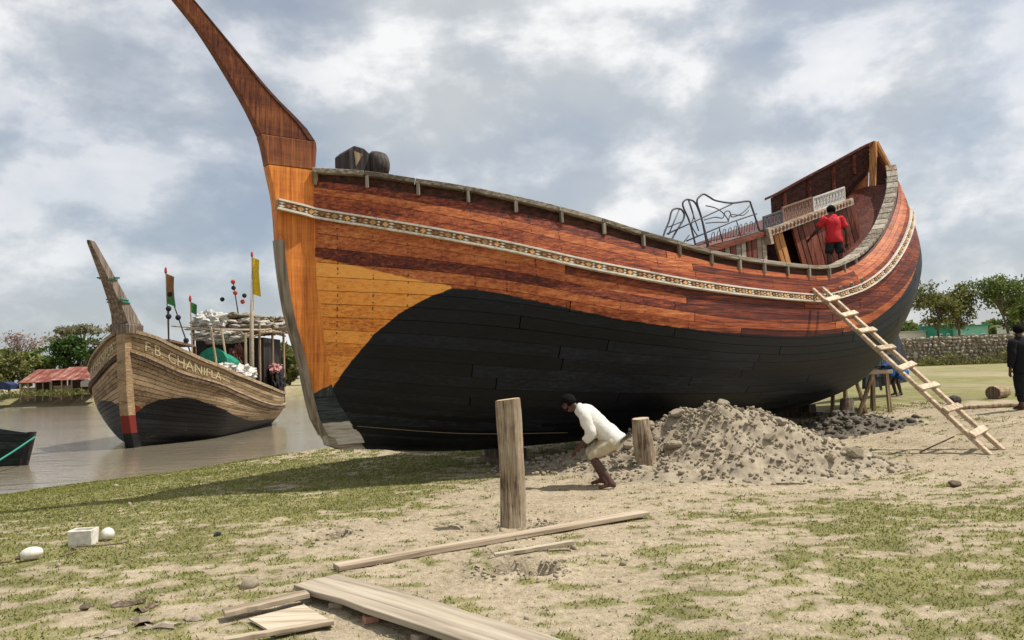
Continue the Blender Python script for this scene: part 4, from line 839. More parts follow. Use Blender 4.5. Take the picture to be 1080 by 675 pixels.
# white foam box and floats
bx = empty('foam_box', gp(-4.39, 7.75), .12, 'white open foam box lying on the grass near the river', 'box')
m = MB(); m.box((0, -.075, .1), (.29, .025, .2), rx=.1); m.build('front_wall', M['white'], bx, bevel=.006)
m = MB(); m.box((0, .09, .1), (.29, .022, .2), rx=-.1); m.build('back_wall', M['white'], bx, bevel=.006)
for sx in (-1, 1): m = MB(); m.box((sx * .135, .008, .1), (.022, .15, .195)); m.build('side_wall', M['white'], bx)
m = MB(); m.box((0, .008, .012), (.27, .16, .02)); m.build('bottom', M['white'], bx)
bx.scale = (.78, .9, .8)
bf = lambda q: Vector((q.x, q.y * (1 - .1 * abs(q.x) / .1), q.z))
fl = empty('float', gp(-4.24, 7.93, .06), 0, 'round white fishing float beside the foam box', 'float', 'fishing floats'); m = MB(); m.ell((0, 0, 0), (.068, .067, .065), 18, 12, fn=bf); m.build('ball', M['white'], fl, smooth=True); m = MB(); m.tube([(.0, -.05, -.075), (.0, -.05, -.045)], .02, 8); m.build('neck', M['rope'], fl)
fl = empty('float', gp(-4.51, 7.12, .065), .55, 'oval white fishing float on a rope at the left edge', 'float', 'fishing floats'); m = MB(); m.ell((0, 0, 0), (.095, .06, .058), 18, 12, fn=lambda q: Vector((q.x, q.y, q.z + .2 * q.x * .2))); m.build('ball', M['white'], fl, smooth=True); m = MB(); m.tube([(-.13, 0, -.03), (-.09, 0, -.02)], [.015, .025], 8); m.build('neck', M['rope'], fl)
def rope(name, pts, r, mat, label, cat='rope'):
    q = smooth(pts, 5); m = MB(); m.tube(q, r, 6); return tag(m.build(name, mat, smooth=True), label, cat)
rope('rope', [gp(-5.6, 6.85, .01), gp(-5.1, 6.9, .01), (-4.64, 7.04, gzf(-4.64, 7.04) + .03)], .011, M['rope'], 'brown rope running from the oval float out of the picture')
rope('rope', [gp(-4.3, 7.2, .01), gp(-4.25, 7.4, .01), gp(-4.4, 7.6, .012), gp(-4.1, 7.62, .01), gp(-3.95, 7.75, .01)], .008, M['rope'], 'thin brown cord on the grass below the foam box')
rope('rope', [wpt(.5, .24, .86), wpt(2.0, .8, .66), wpt(3.7, 1.25, .56)], .005, M['rope'], 'thin brown line stretched along the bottom of the big hull')
# right hand side bits
log = empty('log', gp(11.4, 18.2, .14), .75, 'short cut log lying on the grass at the right', 'log'); m = MB(); m.tube([(0, 0, 0), (.3, 0, .01), (.6, 0, 0), (.95, 0, -.01)], [.165, .16, .155, .14], 14, jit=.04); m.build('trunk', M['tan'], log)
m = MB(); m.tube([(-.008, 0, 0), (.004, 0, 0)], [.15, .155], 14); m.build('cut_end', M['bark'], log)
pole_thing('pole', gp(9.15, 15.95, .05), gp(10.9, 15.3, .06), .045, .035, 'long thin pole lying on the ground behind the ladder foot', M['tan'], 'pole', jit=.03)
pole_thing('pole', gp(12.4, 18.9, .04), gp(13.4, 18.6, .05), .05, .04, 'dark branch lying beyond the cut log', M['bark'], 'branch', jit=.05)
pole_thing('stick', gp(3.32, 9.9, .01), gp(3.62, 9.72, .03), .014, .009, 'small dark stick in front of the earth mound', M['bark'], 'stick', cut=False)
pole_thing('stick', gp(6.1, 11.6, .01), gp(6.35, 11.1, .25), .012, .01, 'thin dark twig propped beside the foot of the ladder', M['bark'], 'stick', cut=False)
tag(link('dung_clump', rock_mesh(77, 2), M['bark'], None, gp(5.19, 9.15, .03), (0, 0, .5), (.10, .08, .06)), 'dark brown dried clump on the sandy ground at right', 'clump')
tag(link('dark_stone', rock_mesh(78, 2), M['darkwood'], None, gp(9.9, 17.2, .08), (0, 0, .5), (.2, .15, .14)), 'dark lump beside the ladder, short of the cut log', 'lump')
tag(link('dark_stone', rock_mesh(79, 2), M['darkwood'], None, gp(-3.1, 7.9, .02), (0, 0, .5), (.05, .035, .03)), 'small dark lump on the grass right of the round float', 'lump')
tag(link('dark_stone', rock_mesh(80, 2), M['bark'], None, gp(-3.1, 5.5, .02), (0, 0, .5), (.05, .04, .03)), 'small brown lump left of the bark litter', 'lump')
# ------------------------------------------------------------------ people
def skin(name, nodes, edges, mat, parent, sub=2):
    names = list(nodes); bm = bmesh.new(); lay = bm.verts.layers.skin.verify(); vs = {}
    for k in names:
        p, r = nodes[k]; v = bm.verts.new(p); vs[k] = v; v[lay].radius = r if isinstance(r, tuple) else (r, r)
    for a, b in edges: bm.edges.new((vs[a], vs[b]))
    vs[names[0]][lay].use_root = True
    me = bpy.data.meshes.new(name + '_skel'); bm.to_mesh(me); bm.free(); o = bpy.data.objects.new(name + '_skel', me); COL.objects.link(o)
    md = o.modifiers.new('s', 'SKIN'); md.use_smooth_shade = True; md.branch_smoothing = .3; o.modifiers.new('u', 'SUBSURF').levels = sub; o.modifiers['u'].render_levels = sub
    dg = bpy.context.evaluated_depsgraph_get(); dg.update(); ev = o.evaluated_get(dg); res = bpy.data.meshes.new_from_object(ev); bpy.data.objects.remove(o); bpy.data.meshes.remove(me)
    res.name = name; res.materials.clear(); return link(name, res, mat, parent)
from mathutils import noise as mnoise
def crumple(o, amp=.034, f=13.0):
    me = o.data
    for v in me.vertices:
        p_ = v.co * f; v.co = v.co + v.normal * amp * (abs(mnoise.noise(Vector((p_.x, p_.y, p_.z * .45)))) - .06)
    me.update(); return o
def person(loc, rz, J, label, shirt, short, sleeve=.9, leg=1.0, shoes=None, long_shirt=.0, group=None):
    """J: joint positions, person faces +x, z up, feet at z 0"""
    th = empty('person', loc, rz, label, 'person', group); J = {k: Vector(v) for k, v in J.items()}
    nd = {'pel': (J['pel'], (.13, .10)), 'waist': (J['pel'].lerp(J['chest'], .42), (.115, .085)), 'chest': (J['chest'], (.145, .10)), 'neckb': (J['chest'].lerp(J['neck'], .75), (.075, .07)), 'neck': (J['neck'], .052), 'jaw': (J['neck'].lerp(J['head'], .5), .062), 'head': (J['head'], (.078, .088)), 'crown': (J['head'] + (J['head'] - J['neck']).normalized() * .075, .062)}
    ed = [('pel', 'waist'), ('waist', 'chest'), ('chest', 'neckb'), ('neckb', 'neck'), ('neck', 'jaw'), ('jaw', 'head'), ('head', 'crown')]
    hu0 = (J['head'] - J['neck']).normalized(); fwd = J['face'].normalized(); sid = hu0.cross(fwd); sid = (sid if sid.length > .05 else Vector((0, 1, 0))).normalized(); hu = fwd.cross(sid).normalized(); hu = hu if hu.dot(Vector((.3, 0, 1))) > 0 else -hu; nd['crown'] = (J['head'] + hu * .07, .066)
    nd['nose'] = (J['head'] + fwd * .102 - hu * .02, .014); ed.append(('head', 'nose')); nd['chin'] = (J['head'] + fwd * .072 - hu * .085, .028); ed.append(('jaw', 'chin'))
    for s_, k in ((1, 'l'), (-1, 'r')): nd['ear' + k] = (J['head'] + sid * s_ * .092 - hu * .01, .018); ed.append(('head', 'ear' + k))
    for k in 'lr':
        sh, el, wr, hp, kn, an, toe = (J[q + k] for q in ('sh', 'el', 'wr', 'hip', 'kn', 'an', 'toe'))
        nd['sh' + k] = (sh, .06); nd['el' + k] = (el, .043); nd['wr' + k] = (wr, .03); d = (wr - el).normalized(); pa = wr + d * .07
        nd['palm' + k] = (pa, (.036, .022)); ed += [('chest', 'sh' + k), ('sh' + k, 'el' + k), ('el' + k, 'wr' + k), ('wr' + k, 'palm' + k)]
        sx = d.cross(Vector((0, 0, 1))); sx = sx.normalized() if sx.length > .1 else Vector((1, 0, 0)); bend = J.get('curl' + k, d.cross(sx)); bend = Vector(bend).normalized()
        for i, (o_, ln) in enumerate(((-.03, .062), (-.01, .075), (.011, .072), (.03, .055))):
            a = pa + sx * o_ + d * .03; b = a + d * ln * .55 + bend * .01; c = b + d * ln * .3 + bend * .025
            nd[f'f{k}{i}a'] = (a, .0105); nd[f'f{k}{i}b'] = (b, .0095); nd[f'f{k}{i}c'] = (c, .008); ed += [('palm' + k, f'f{k}{i}a'), (f'f{k}{i}a', f'f{k}{i}b'), (f'f{k}{i}b', f'f{k}{i}c')]
        a = pa - d * .03 + sx * .045 + bend * .01; b = a + d * .04 + sx * .012 + bend * .012; nd[f't{k}a'] = (a, .012); nd[f't{k}b'] = (b, .010); ed += [('palm' + k, f't{k}a'), (f't{k}a', f't{k}b')]
        nd['hip' + k] = (hp, .095); nd['th' + k] = (hp.lerp(kn, .45), .078); nd['kn' + k] = (kn, .056); nd['ca' + k] = (kn.lerp(an, .3), .056); nd['an' + k] = (an, .036); heel = an + (an - toe).normalized() * .045; heel.z = .03; nd['heel' + k] = (heel, .032); nd['ball' + k] = (an.lerp(toe, .72), (.042, .026)); nd['toe' + k] = (toe, (.036, .018))
        ed += [('pel', 'hip' + k), ('hip' + k, 'th' + k), ('th' + k, 'kn' + k), ('kn' + k, 'ca' + k), ('ca' + k, 'an' + k), ('an' + k, 'heel' + k), ('an' + k, 'ball' + k), ('ball' + k, 'toe' + k)]
    body = skin('body', nd, ed, M['skin'], th)
    # hair cap
    m = MB(); hc = J['head'] + hu * .012 - fwd * .012; rotm = Matrix((fwd, sid, hu)).transposed()
    m.ell(hc, (.108, .10, .112), 22, 14, rot=rotm, fn=lambda q: q * (1 - .25 * float(sstep(np.array((q.x - .01) / .05)) * sstep(np.array((.06 - q.z) / .03))) - .25 * float(sstep(np.array((-.045 - q.z) / .03))) + random.uniform(-.02, .04))); m.build('hair', M['hair'], th, smooth=True)
    for s_ in (1, -1): m = MB(); m.ell(J['head'] + fwd * .083 + sid * s_ * .033 + hu * .012, (.010, .013, .008), 8, 6, rot=rotm, fn=lambda q: q * 1.0); m.build('eye', M['eye'], th, smooth=True)
    m = MB(); q = J['head'] + fwd * .088 - hu * .058; m.tube([q - sid * .024, q + fwd * .006, q + sid * .024], .006, 6); m.build('mouth', M['sandal'], th, smooth=True)
    # shirt
    pe_, ch_, ne_ = J['pel'], J['chest'], J['neck']; st = [(pe_.lerp(ch_, -long_shirt - .28), .172, .135), (pe_.lerp(ch_, -.08), .182, .145), (pe_.lerp(ch_, .2), .172, .135), (pe_.lerp(ch_, .5), .165, .125), (pe_.lerp(ch_, .8), .178, .13), (ch_, .182, .125), (ch_.lerp(ne_, .3), .165, .105), (ch_.lerp(ne_, .62), .115, .085), (ch_.lerp(ne_, .92), .066, .066)]
    cs = smooth([tuple(q[0]) for q in st], 3); ws = smooth([(q[1], q[2], 0) for q in st], 3); V = []; F = []; nr = 24
    for i, c in enumerate(cs):
        d = (Vector(cs[min(i + 1, len(cs) - 1)]) - Vector(cs[max(i - 1, 0)])).normalized(); lat = Vector((0, 1, 0)); dep = d.cross(lat).normalized()
        for j in range(nr): an = 2 * math.pi * j / nr; V.append(Vector(c) + lat * ws[i][0] * math.cos(an) + dep * ws[i][1] * math.sin(an))
    for i in range(len(cs) - 1): F += [(i * nr + j, i * nr + (j + 1) % nr, (i + 1) * nr + (j + 1) % nr, (i + 1) * nr + j) for j in range(nr)]
    F += [tuple(range(nr))[::-1], tuple((len(cs) - 1) * nr + j for j in range(nr))]; m = MB(); m.add(V, F); crumple(m.build('shirt', shirt, th, smooth=True), .03, 12.0)
    for k in 'lr':
        sh, el, wr = J['sh' + k], J['el' + k], J['wr' + k]; inn = sh.lerp(J['chest'], .45); f1 = min(sleeve, 1.0); path = [inn, inn.lerp(sh, .5), sh]; rad = [.06, .072, .078]
        for q in np.linspace(0, 1, 8)[1:]: path.append(sh.lerp(el, q * f1)); rad.append(.078 - .012 * q)
        if sleeve > 1:
            for q in np.linspace(0, 1, 7)[1:]: path.append(el.lerp(wr, q * (sleeve - 1))); rad.append(.066 - .012 * q)
        m = MB(); m.tube(path, rad, 16); crumple(m.build('sleeve', shirt, th, smooth=True), .03, 15.0)
    pn = {'pel': (J['pel'], (.155, .125)), 'w': (J['pel'].lerp(J['chest'], .22), (.14, .108))}; pe = [('pel', 'w')]
    for k in 'lr':
        hp, kn, an = J['hip' + k], J['kn' + k], J['an' + k]; pn['h' + k] = (hp, .118); pn['m' + k] = (hp.lerp(kn, .5), .102); pe += [('pel', 'h' + k), ('h' + k, 'm' + k)]
        if leg > 1: pn['k' + k] = (kn, .08); pn['a' + k] = (kn.lerp(an, leg - 1), .066); pe += [('m' + k, 'k' + k), ('k' + k, 'a' + k)]
        else: pn['k' + k] = (hp.lerp(kn, leg), .092); pe.append(('m' + k, 'k' + k))
    crumple(skin('trousers' if leg > 1 else 'shorts', pn, pe, short, th, 3))
    if shoes:
        for k in 'lr': m = MB(); a, b = J['an' + k], J['toe' + k]; c = a.lerp(b, .45); m.ell((c.x, c.y, .016), (.135, .048, .018), 12, 6, rot=Matrix.Rotation(math.atan2(b.y - a.y, b.x - a.x), 4, 'Z'), fn=lambda q: Vector((q.x, q.y * (1.1 + q.x), q.z))); m.build('sandal', shoes, th, smooth=True)
    return th
# man in white bending under the hull (faces picture left)
person((1.07, 10.2, gzf(1.07, 10.2) - .005), math.pi - .25, dict(pel=(-.24, 0, .62), chest=(.12, 0, .98), neck=(.25, 0, 1.06), head=(.36, 0, 1.12), face=(.82, 0, -.57), shl=(.13, -.19, .98), ell=(.03, -.21, .72), wrl=(.22, -.13, .56), shr=(.13, .19, .98), elr=(.03, .21, .72), wrr=(.22, .12, .54),
    hipl=(-.22, -.10, .60), knl=(.12, -.13, .44), anl=(-.06, -.14, .075), toel=(.13, -.16, .03), hipr=(-.22, .10, .60), knr=(.05, .15, .43), anr=(-.22, .20, .075), toer=(-.03, .22, .03)),
    'person in white shirt and khaki shorts bending forward under the hull', M['shirtwhite'], M['khaki'], sleeve=1.45, leg=1.12, long_shirt=-.2)
# worker in red on the boat (seen from behind)
p = wpt(11.6, 1.62, 0); 
person((p.x, p.y, float(ZR(11.6)) - .41), R(88), dict(pel=(0, 0, .86), chest=(.03, 0, 1.24), neck=(.05, 0, 1.41), head=(.09, 0, 1.51), face=(.95, 0, -.2), shl=(.03, .19, 1.30), ell=(.08, .33, 1.08), wrl=(.25, .42, .95), shr=(.03, -.19, 1.30), elr=(-.02, -.27, 1.02), wrr=(.08, -.30, .80),
    hipl=(0, .09, .84), knl=(.03, .13, .46), anl=(-.02, .14, .075), toel=(.16, .17, .03), hipr=(0, -.09, .84), knr=(.03, -.12, .46), anr=(-.02, -.14, .075), toer=(.16, -.17, .03)),
    'person in red shirt and dark shorts working on the deck by the cabin', M['shirtred'], M['shortsdark'], sleeve=.75, leg=.9)
# man in black at the right edge
person(gp(9.86, 14.75), R(100), dict(pel=(0, 0, .86), chest=(.01, 0, 1.25), neck=(.02, 0, 1.42), head=(.05, 0, 1.535), face=(1, 0, -.05), shl=(.0, .19, 1.31), ell=(-.02, .25, 1.04), wrl=(.02, .26, .80), shr=(0, -.19, 1.31), elr=(-.02, -.25, 1.04), wrr=(.03, -.26, .80),
    hipl=(0, .09, .84), knl=(.02, .10, .46), anl=(-.03, .11, .08), toel=(.15, .13, .03), hipr=(0, -.09, .84), knr=(.06, -.1, .46), anr=(.04, -.12, .08), toer=(.22, -.14, .03)),
    'person in black shirt and black trousers standing at the right edge', M['black'], M['black'], sleeve=1.85, leg=1.85, shoes=M['sandal'], long_shirt=.12)
# stooping figure in blue behind the ladder
person(gp(10.6, 21.2), math.pi + .2, dict(pel=(-.2, 0, .66), chest=(.18, 0, .82), neck=(.34, 0, .80), head=(.44, 0, .72), face=(.4, 0, -.9), shl=(.2, -.19, .80), ell=(.28, -.2, .55), wrl=(.34, -.15, .33), shr=(.2, .19, .80), elr=(.28, .2, .55), wrr=(.34, .15, .33),
    hipl=(-.2, -.1, .65), knl=(-.02, -.14, .40), anl=(-.12, -.16, .075), toel=(.07, -.18, .03), hipr=(-.2, .1, .65), knr=(.05, .16, .40), anr=(.0, .2, .075), toer=(.18, .22, .03)),
    'person in blue stooping behind the ladder, far side of the stern', M['blue'], M['blue'], sleeve=.9, leg=.75)
# ------------------------------------------------------------------ second boat, afloat
AX = Vector((-.02, 1.0)).normalized(); TH2 = math.atan2(AX.y, AX.x); B2 = Vector((-15.8, 30.93, WZ))
Q = lambda z: (lambda s: np.full_like(np.asarray(s, float), z))
zr2 = pchip([-.2, .2, .5, .9, 1.4, 2.1, 3.5, 6, 9, 12.7, 15, 17], [4.9, 4.7, 4.54, 4.18, 3.82, 3.44, 3.06, 2.69, 2.26, 1.81, 1.8, 2.0]); zw2 = pchip([-.1, .2, 1.4, 4.7, 12.2, 17], [3.95, 3.73, 2.81, 1.95, 1.02, 1.1])
zm2 = pchip([.2, 1.5, 4.7, 9, 12, 17], [2.2, 1.7, 1.15, .75, .6, .6]); zl2 = pchip([0.2, 4, 12, 17], [.75, .3, .1, .1]); zk2 = Q(-.8)
H2 = Hull([(1.2, 15.2, half(0, 99, .1, .1, 1, 1, 1, b0=.1), zk2), (.75, 16.0, half(.75, 16.0, 1.8, 4.5, 1.7, 6, 1.6), lambda s: zl2(s) - .45), (.45, 16.3, half(.45, 16.3, 2.3, 4.2, 1.8, 6, 1.8), zl2), (.2, 16.6, half(.2, 16.6, 2.75, 3.8, 2.1, 6, 1.8), zm2),
    (.02, 16.9, half(.02, 16.9, 2.9, 3.6, 2.2, 6, 1.8), zw2), (0, 17., half(0, 17., 2.9, 3.5, 2.2, 6, 1.8), zr2)], [0, .16, .32, .55, .82, 1.])
PA2 = pchip([-.2, .1, .4, .8, 1.4, 2.5, 5, 8.3, 17], [.6, .84, 1.52, 1.91, 1.97, 1.6, .95, .5, .3])
Z2 = {'d_paint': lambda s, z: z - PA2(s), 'd_orange': lambda s, z: z - zw2(s) + .06, 'd_patch': lambda s, z: 2.0 - .8 * s - z}
bt = empty('moored_fishing_boat', B2, TH2, 'weathered tan wooden fishing boat with tall prow moored on the river', 'boat')
hull2 = hull_shell(H2, -.04, 1, 'hull', M['brownlong'], bt, Z2, 50, 26); hull_shell(H2, -.04, -1, 'inner_planking', M['brownlong'], bt, Z2, 50, 26)
vl = list(np.linspace(.12, .80, 20)); vt2 = list(np.linspace(.835, .985, 6))
for sd_ in (1, -1): planking(H2, vl, 'plank', M['hull2'], hull2, Z2, sd_, 17, (.2, .36), gap=.0024); planking(H2, vt2, 'plank', M['hull2'], hull2, Z2, sd_, 17, (.25, .4), gap=.002)
# stem and horn
def stem2(name, zz, xa, xb, hw, mat, parent=bt, patch=-1., paint=1.):
    V = []; F = []
    for z, a, b, h in zip(zz, xa, xb, hw): V += [(a, -h * .8, z), (b, -h, z), (b, h, z), (a, h * .8, z)]
    n = len(zz)
    for i in range(n - 1): F += [(i * 4 + j, i * 4 + (j + 1) % 4, i * 4 + 4 + (j + 1) % 4, i * 4 + 4 + j) for j in range(4)]
    F += [(0, 1, 2, 3), tuple(n * 4 - 1 - j for j in range(4))]; m = MB(); zz4 = np.repeat(np.array(zz, float), 4); m.add(V, F, d_paint=list(map(float, zz4 - .62)), d_orange=-1., d_patch=list(map(float, 1.35 - zz4))); return m.build(name, mat, parent, bevel=.01)
stem2('stem', [-.9, 0, .6, 1.2, 1.8, 2.4, 3.4, 4.7], [.9, .35, .1, -.08, -.2, -.28, -.36, -.42], [1.3, .9, .65, .45, .32, .22, .1, .05], [.22] * 8, M['hull2'])
stem2('prow_collar', [4.65, 5.0, 5.05], [-.46, -.5, -.48], [.55, .55, .52], [.46, .48, .45], M['greybrown'])
stem2('prow_horn', [5.052, 5.4, 5.95, 6.6, 7.25, 7.95, 8.05], [-.45, -.62, -1.0, -1.55, -2.15, -2.8, -2.86], [.5, .25, -.3, -.95, -1.65, -2.4, -2.5], [.42, .35, .28, .215, .155, .09, .07], M['greybrown'])
for z, w, x in ((5.9, .30, -.62), (6.0, .29, -.7), (6.75, .22, -1.4)):
    m = MB(); m.tube([(x - .42 * w - .12, -w, z), (x + .45 * w + .2, -w * 1.02, z), (x + .45 * w + .2, w * 1.02, z), (x - .42 * w - .12, w, z), (x - .42 * w - .12, -w, z)], .03, 6); m.build('lashing', M['greenrope'] if z < 7 else M['darkwood'], bt)
m = MB(); m.tube([(-1.4, -.45, 6.78), (-1.35, .45, 6.82)], .03, 6); m.build('crosspin', M['darkwood'], bt)
# wales and rails on both sides
for sd_ in (1, -1):
    for nm_, v_, hh, out_ in (('wale', .82, .10, .10), ('gunwale', 1.0, .07, .12)):
        ts = np.linspace(.002, .985, 60); Pq, Nq = H2.frame(ts, np.full_like(ts, v_)); Nq[:, 2] = 0; Nq /= np.linalg.norm(Nq, axis=1, keepdims=True); Uq = np.tile([0, 0, 1.], (60, 1))
        sweep_obj(nm_, [(-.05, -hh), (out_, -hh), (out_, hh), (-.05, hh)], M['tanlong'] if nm_ == 'gunwale' else M['brownlong'], bt, Pq, Nq, Uq, sd_)
        if nm_ == 'wale': sweep_obj('wale_moulding', [(.02, hh - .03), (out_ + .03, hh - .03), (out_ + .03, hh + .05), (.02, hh + .05)], M['tanlong'], bt, Pq, Nq, Uq, sd_)
# painted name, letters lie on the topside band
def lettering(txt, side, s0, s1, v0, v1):
    cu = bpy.data.curves.new('lettering', 'FONT'); cu.body = txt; cu.size = 1; cu.extrude = 0; cu.resolution_u = 2; o = bpy.data.objects.new('tmp_text', cu); COL.objects.link(o)
    dg = bpy.context.evaluated_depsgraph_get(); dg.update(); me = bpy.data.meshes.new_from_object(o.evaluated_get(dg)); bpy.data.objects.remove(o)
    bm = bmesh.new(); bm.from_mesh(me); bmesh.ops.triangulate(bm, faces=bm.faces); bmesh.ops.subdivide_edges(bm, edges=[e for e in bm.edges if e.calc_length() > .4], cuts=1); bmesh.ops.triangulate(bm, faces=bm.faces); bm.to_mesh(me); bm.free()
    co = np.zeros(len(me.vertices) * 3); me.vertices.foreach_get('co', co); co = co.reshape(-1, 3); x0, x1 = co[:, 0].min(), co[:, 0].max(); y0, y1 = co[:, 1].min(), co[:, 1].max()
    fx = (co[:, 0] - x0) / (x1 - x0); fy = (co[:, 1] - y0) / (y1 - y0); fx = fx if side > 0 else 1 - fx
    sg = np.linspace(s0, s1, 200); tg = H2.t_of_s(sg, .91); Pg = H2(tg, np.full_like(tg, .91)); ag = np.r_[0, np.cumsum(np.linalg.norm(np.diff(Pg, axis=0), axis=1))]; sq = np.interp(fx * ag[-1], ag, sg)
    vq = v0 + (v1 - v0) * fy; tq = np.array([H2.t_of_s(a, b) for a, b in zip(sq, vq)]); Pq, Nq = H2.frame(tq, vq, .026); co2 = loc3(Pq, side)
    par = list(range(len(co2)))
    def root(i):
        while par[i] != i: par[i] = par[par[i]]; i = par[i]
        return i
    for e in me.edges: par[root(e.vertices[0])] = root(e.vertices[1])
    isl = {}
    for f_ in me.polygons: isl.setdefault(root(f_.vertices[0]), []).append(list(f_.vertices))
    for fs in isl.values():
        ids = sorted({i for f_ in fs for i in f_}); mp = {i: k for k, i in enumerate(ids)}; m = MB(); m.add([tuple(co2[i]) for i in ids], [tuple(mp[i] for i in f_) for f_ in fs]); m.build('painted_letter', M['gold'], bt, fix=False)
lettering('F.B. CHANIFLA -', 1, .32, 3.1, .88, .95); lettering('F.B. CHANIFLA', -1, .3, 2.0, .88, .95)
# deck and gear
dk = MB()
for i, t_ in enumerate(np.linspace(.03, .97, 24)):
    p = H2(np.array(t_), np.array(1.0)); zc_ = p[2] - .75; bb = p[1] - .12; dk.v += [(p[0], -bb, zc_), (p[0], bb, zc_)]
    if i: o = (i - 1) * 2; dk.f += [(o, o + 2, o + 3, o + 1)]
dk.build('deck', M['brownlong'], bt)
def L2(x, y, z): return Vector((x, y, z))
# cabin: posts, roof poles
cabn = MB(); cabn.box((12.2, -.5, 3.15), (3.2, 3.7, 3.5)); cabn.build('cabin', M['darkwood'], bt)  # closed box, shade of the open interior put into its dark colour
for (x, y) in ((9.4, -2.5), (9.4, 1.0), (11.4, -2.6), (13.6, -2.6), (13.6, 1.2)): m = MB(); m.tube([(x, y, 1.1), (x, y, 5.6)], .07, 7); m.build('awning_post', M['tan'], bt)
for k in range(9): m = MB(); y = -2.7 + k * .45; m.tube([(9.0 + random.uniform(-.5, .3), y, 5.1 + random.uniform(-.25, .1)), (11.5, y + random.uniform(-.2, .2), 5.25), (14.2, y + random.uniform(-.3, .3), 5.2 + random.uniform(-.1, .1))], .06, 6); m.build('awning_pole', M['tan'], bt)
for k in range(9): m = MB(); x = 9.0 + k * .62; m.tube([(x, -2.9, 5.3 + random.uniform(-.25, .2)), (x + random.uniform(-.3, .3), 1.4, 5.35 + random.uniform(-.1, .25))], .055, 6); m.build('awning_pole', M['palewood'], bt)
def heap(name, c, r, mat, parent=bt, n=1, rough=.28, nu=22, nv=14, label=None):
    m = MB(); off_ = Vector((random.uniform(0, 50), random.uniform(0, 50), 0))
    m.ell(c, r, 40, 22, fn=lambda q: q * (1 + .55 * mnoise.fractal(Vector((q.x / r[0], q.y / r[1], q.z / r[2])) * 2.2 + off_, .8, 2.1, 4))); return m.build(name, mat, parent)
heap('net_heap', (9.9, .3, 5.85), (.8, .85, .5), M['netwhite']); heap('net_heap', (11.0, -1.4, 5.6), (1.2, 1.2, .36), M['netgrey']); heap('net_heap', (13.0, -1.6, 5.6), (1.1, 1.3, .42), M['netgrey']); heap('brush_heap', (11.8, -.6, 5.9), (1.4, 1.3, .4), M['thatch'])
heap('net_heap', (9.3, -.6, 4.9), (.5, 1.3, .3), M['netgrey']); heap('net_heap', (13.2, -2.3, 5.9), (.8, .6, .3), M['thatch'])
tp = MB(); V = []; F = []; n_ = 9
for i in range(n_):
    for j in range(n_):
        a, b = i / (n_ - 1), j / (n_ - 1); V.append((6.2 + 2.2 * a, -1.9 + 1.5 * b, 3.7 - .25 * a + .55 * math.sin(math.pi * b) ** .7 * (1 - .3 * a) + .05 * math.sin(9 * a + 5 * b)))
F = [(i * n_ + j, (i + 1) * n_ + j, (i + 1) * n_ + j + 1, i * n_ + j + 1) for i in range(n_ - 1) for j in range(n_ - 1)]; V2 = [(x, y, z - .7) for x, y, z in V]; o = len(V); rim = [i * n_ for i in range(n_)] + [(n_ - 1) * n_ + j for j in range(1, n_)] + [i * n_ + n_ - 1 for i in range(n_ - 2, -1, -1)] + [j for j in range(n_ - 2, 0, -1)]
F += [(rim[i], rim[(i + 1) % len(rim)], rim[(i + 1) % len(rim)] + o, rim[i] + o) for i in range(len(rim))]; tp.add(V + V2, F)
tag(tp.build('tarpaulin', M['tarpgreen'], None, loc=B2, rot=(0, 0, TH2)), 'green tarpaulin draped over gear on the moored boat', 'tarpaulin')
def gear(name, c, r, mat, label, cat): o = heap(name, (0, 0, 0), r, mat, None); o.location = B2 + Matrix.Rotation(TH2, 3, 'Z') @ Vector(c); o.rotation_euler = (0, 0, TH2); return tag(o, label, cat)
gear('sack', (7.4, -2.35, 2.95), (1.1, .45, .4), M['netwhite'], 'white sack slumped on the gunwale beside the green tarpaulin', 'sack'); gear('sack', (5.3, -2.1, 3.25), (.9, .4, .2), M['netwhite'], 'flat white sack in front of the green tarpaulin', 'sack')
gear('clothing_bundle', (11.9, -2.75, 2.5), (.7, .3, .75), M['darkcloth'], 'dark clothing bundle hung over the stern gunwale', 'clothing'); gear('clothing_bundle', (11.4, -2.7, 3.2), (.5, .28, .25), M['pinkcloth'], 'pink cloth hanging above the dark clothing at the stern', 'clothing')
heap('net_heap', (4.6, -.8, 2.9), (1.1, 1.2, .6), M['thatch']); heap('rope_heap', (8.6, -1.6, 3.6), (.4, .4, .75), M['redlong'])
# fore shelter boards
m = MB(); m.box((2.9, .6, 4.35), (2.6, 3.4, .1), ry=.06); m.build('fore_shelter_roof', M['brownlong'], bt)
for (x, y) in ((1.7, 1.5), (4.3, 1.7), (1.7, -.9), (4.3, -1.1)): m = MB(); m.box((x, y, 3.7), (.12, .12, 1.1)); m.build('shelter_post', M['brownlong'], bt)
m = MB(); m.box((1.55, .3, 3.95), (.06, 2.6, .5)); m.build('shelter_board', M['brownlong'], bt)
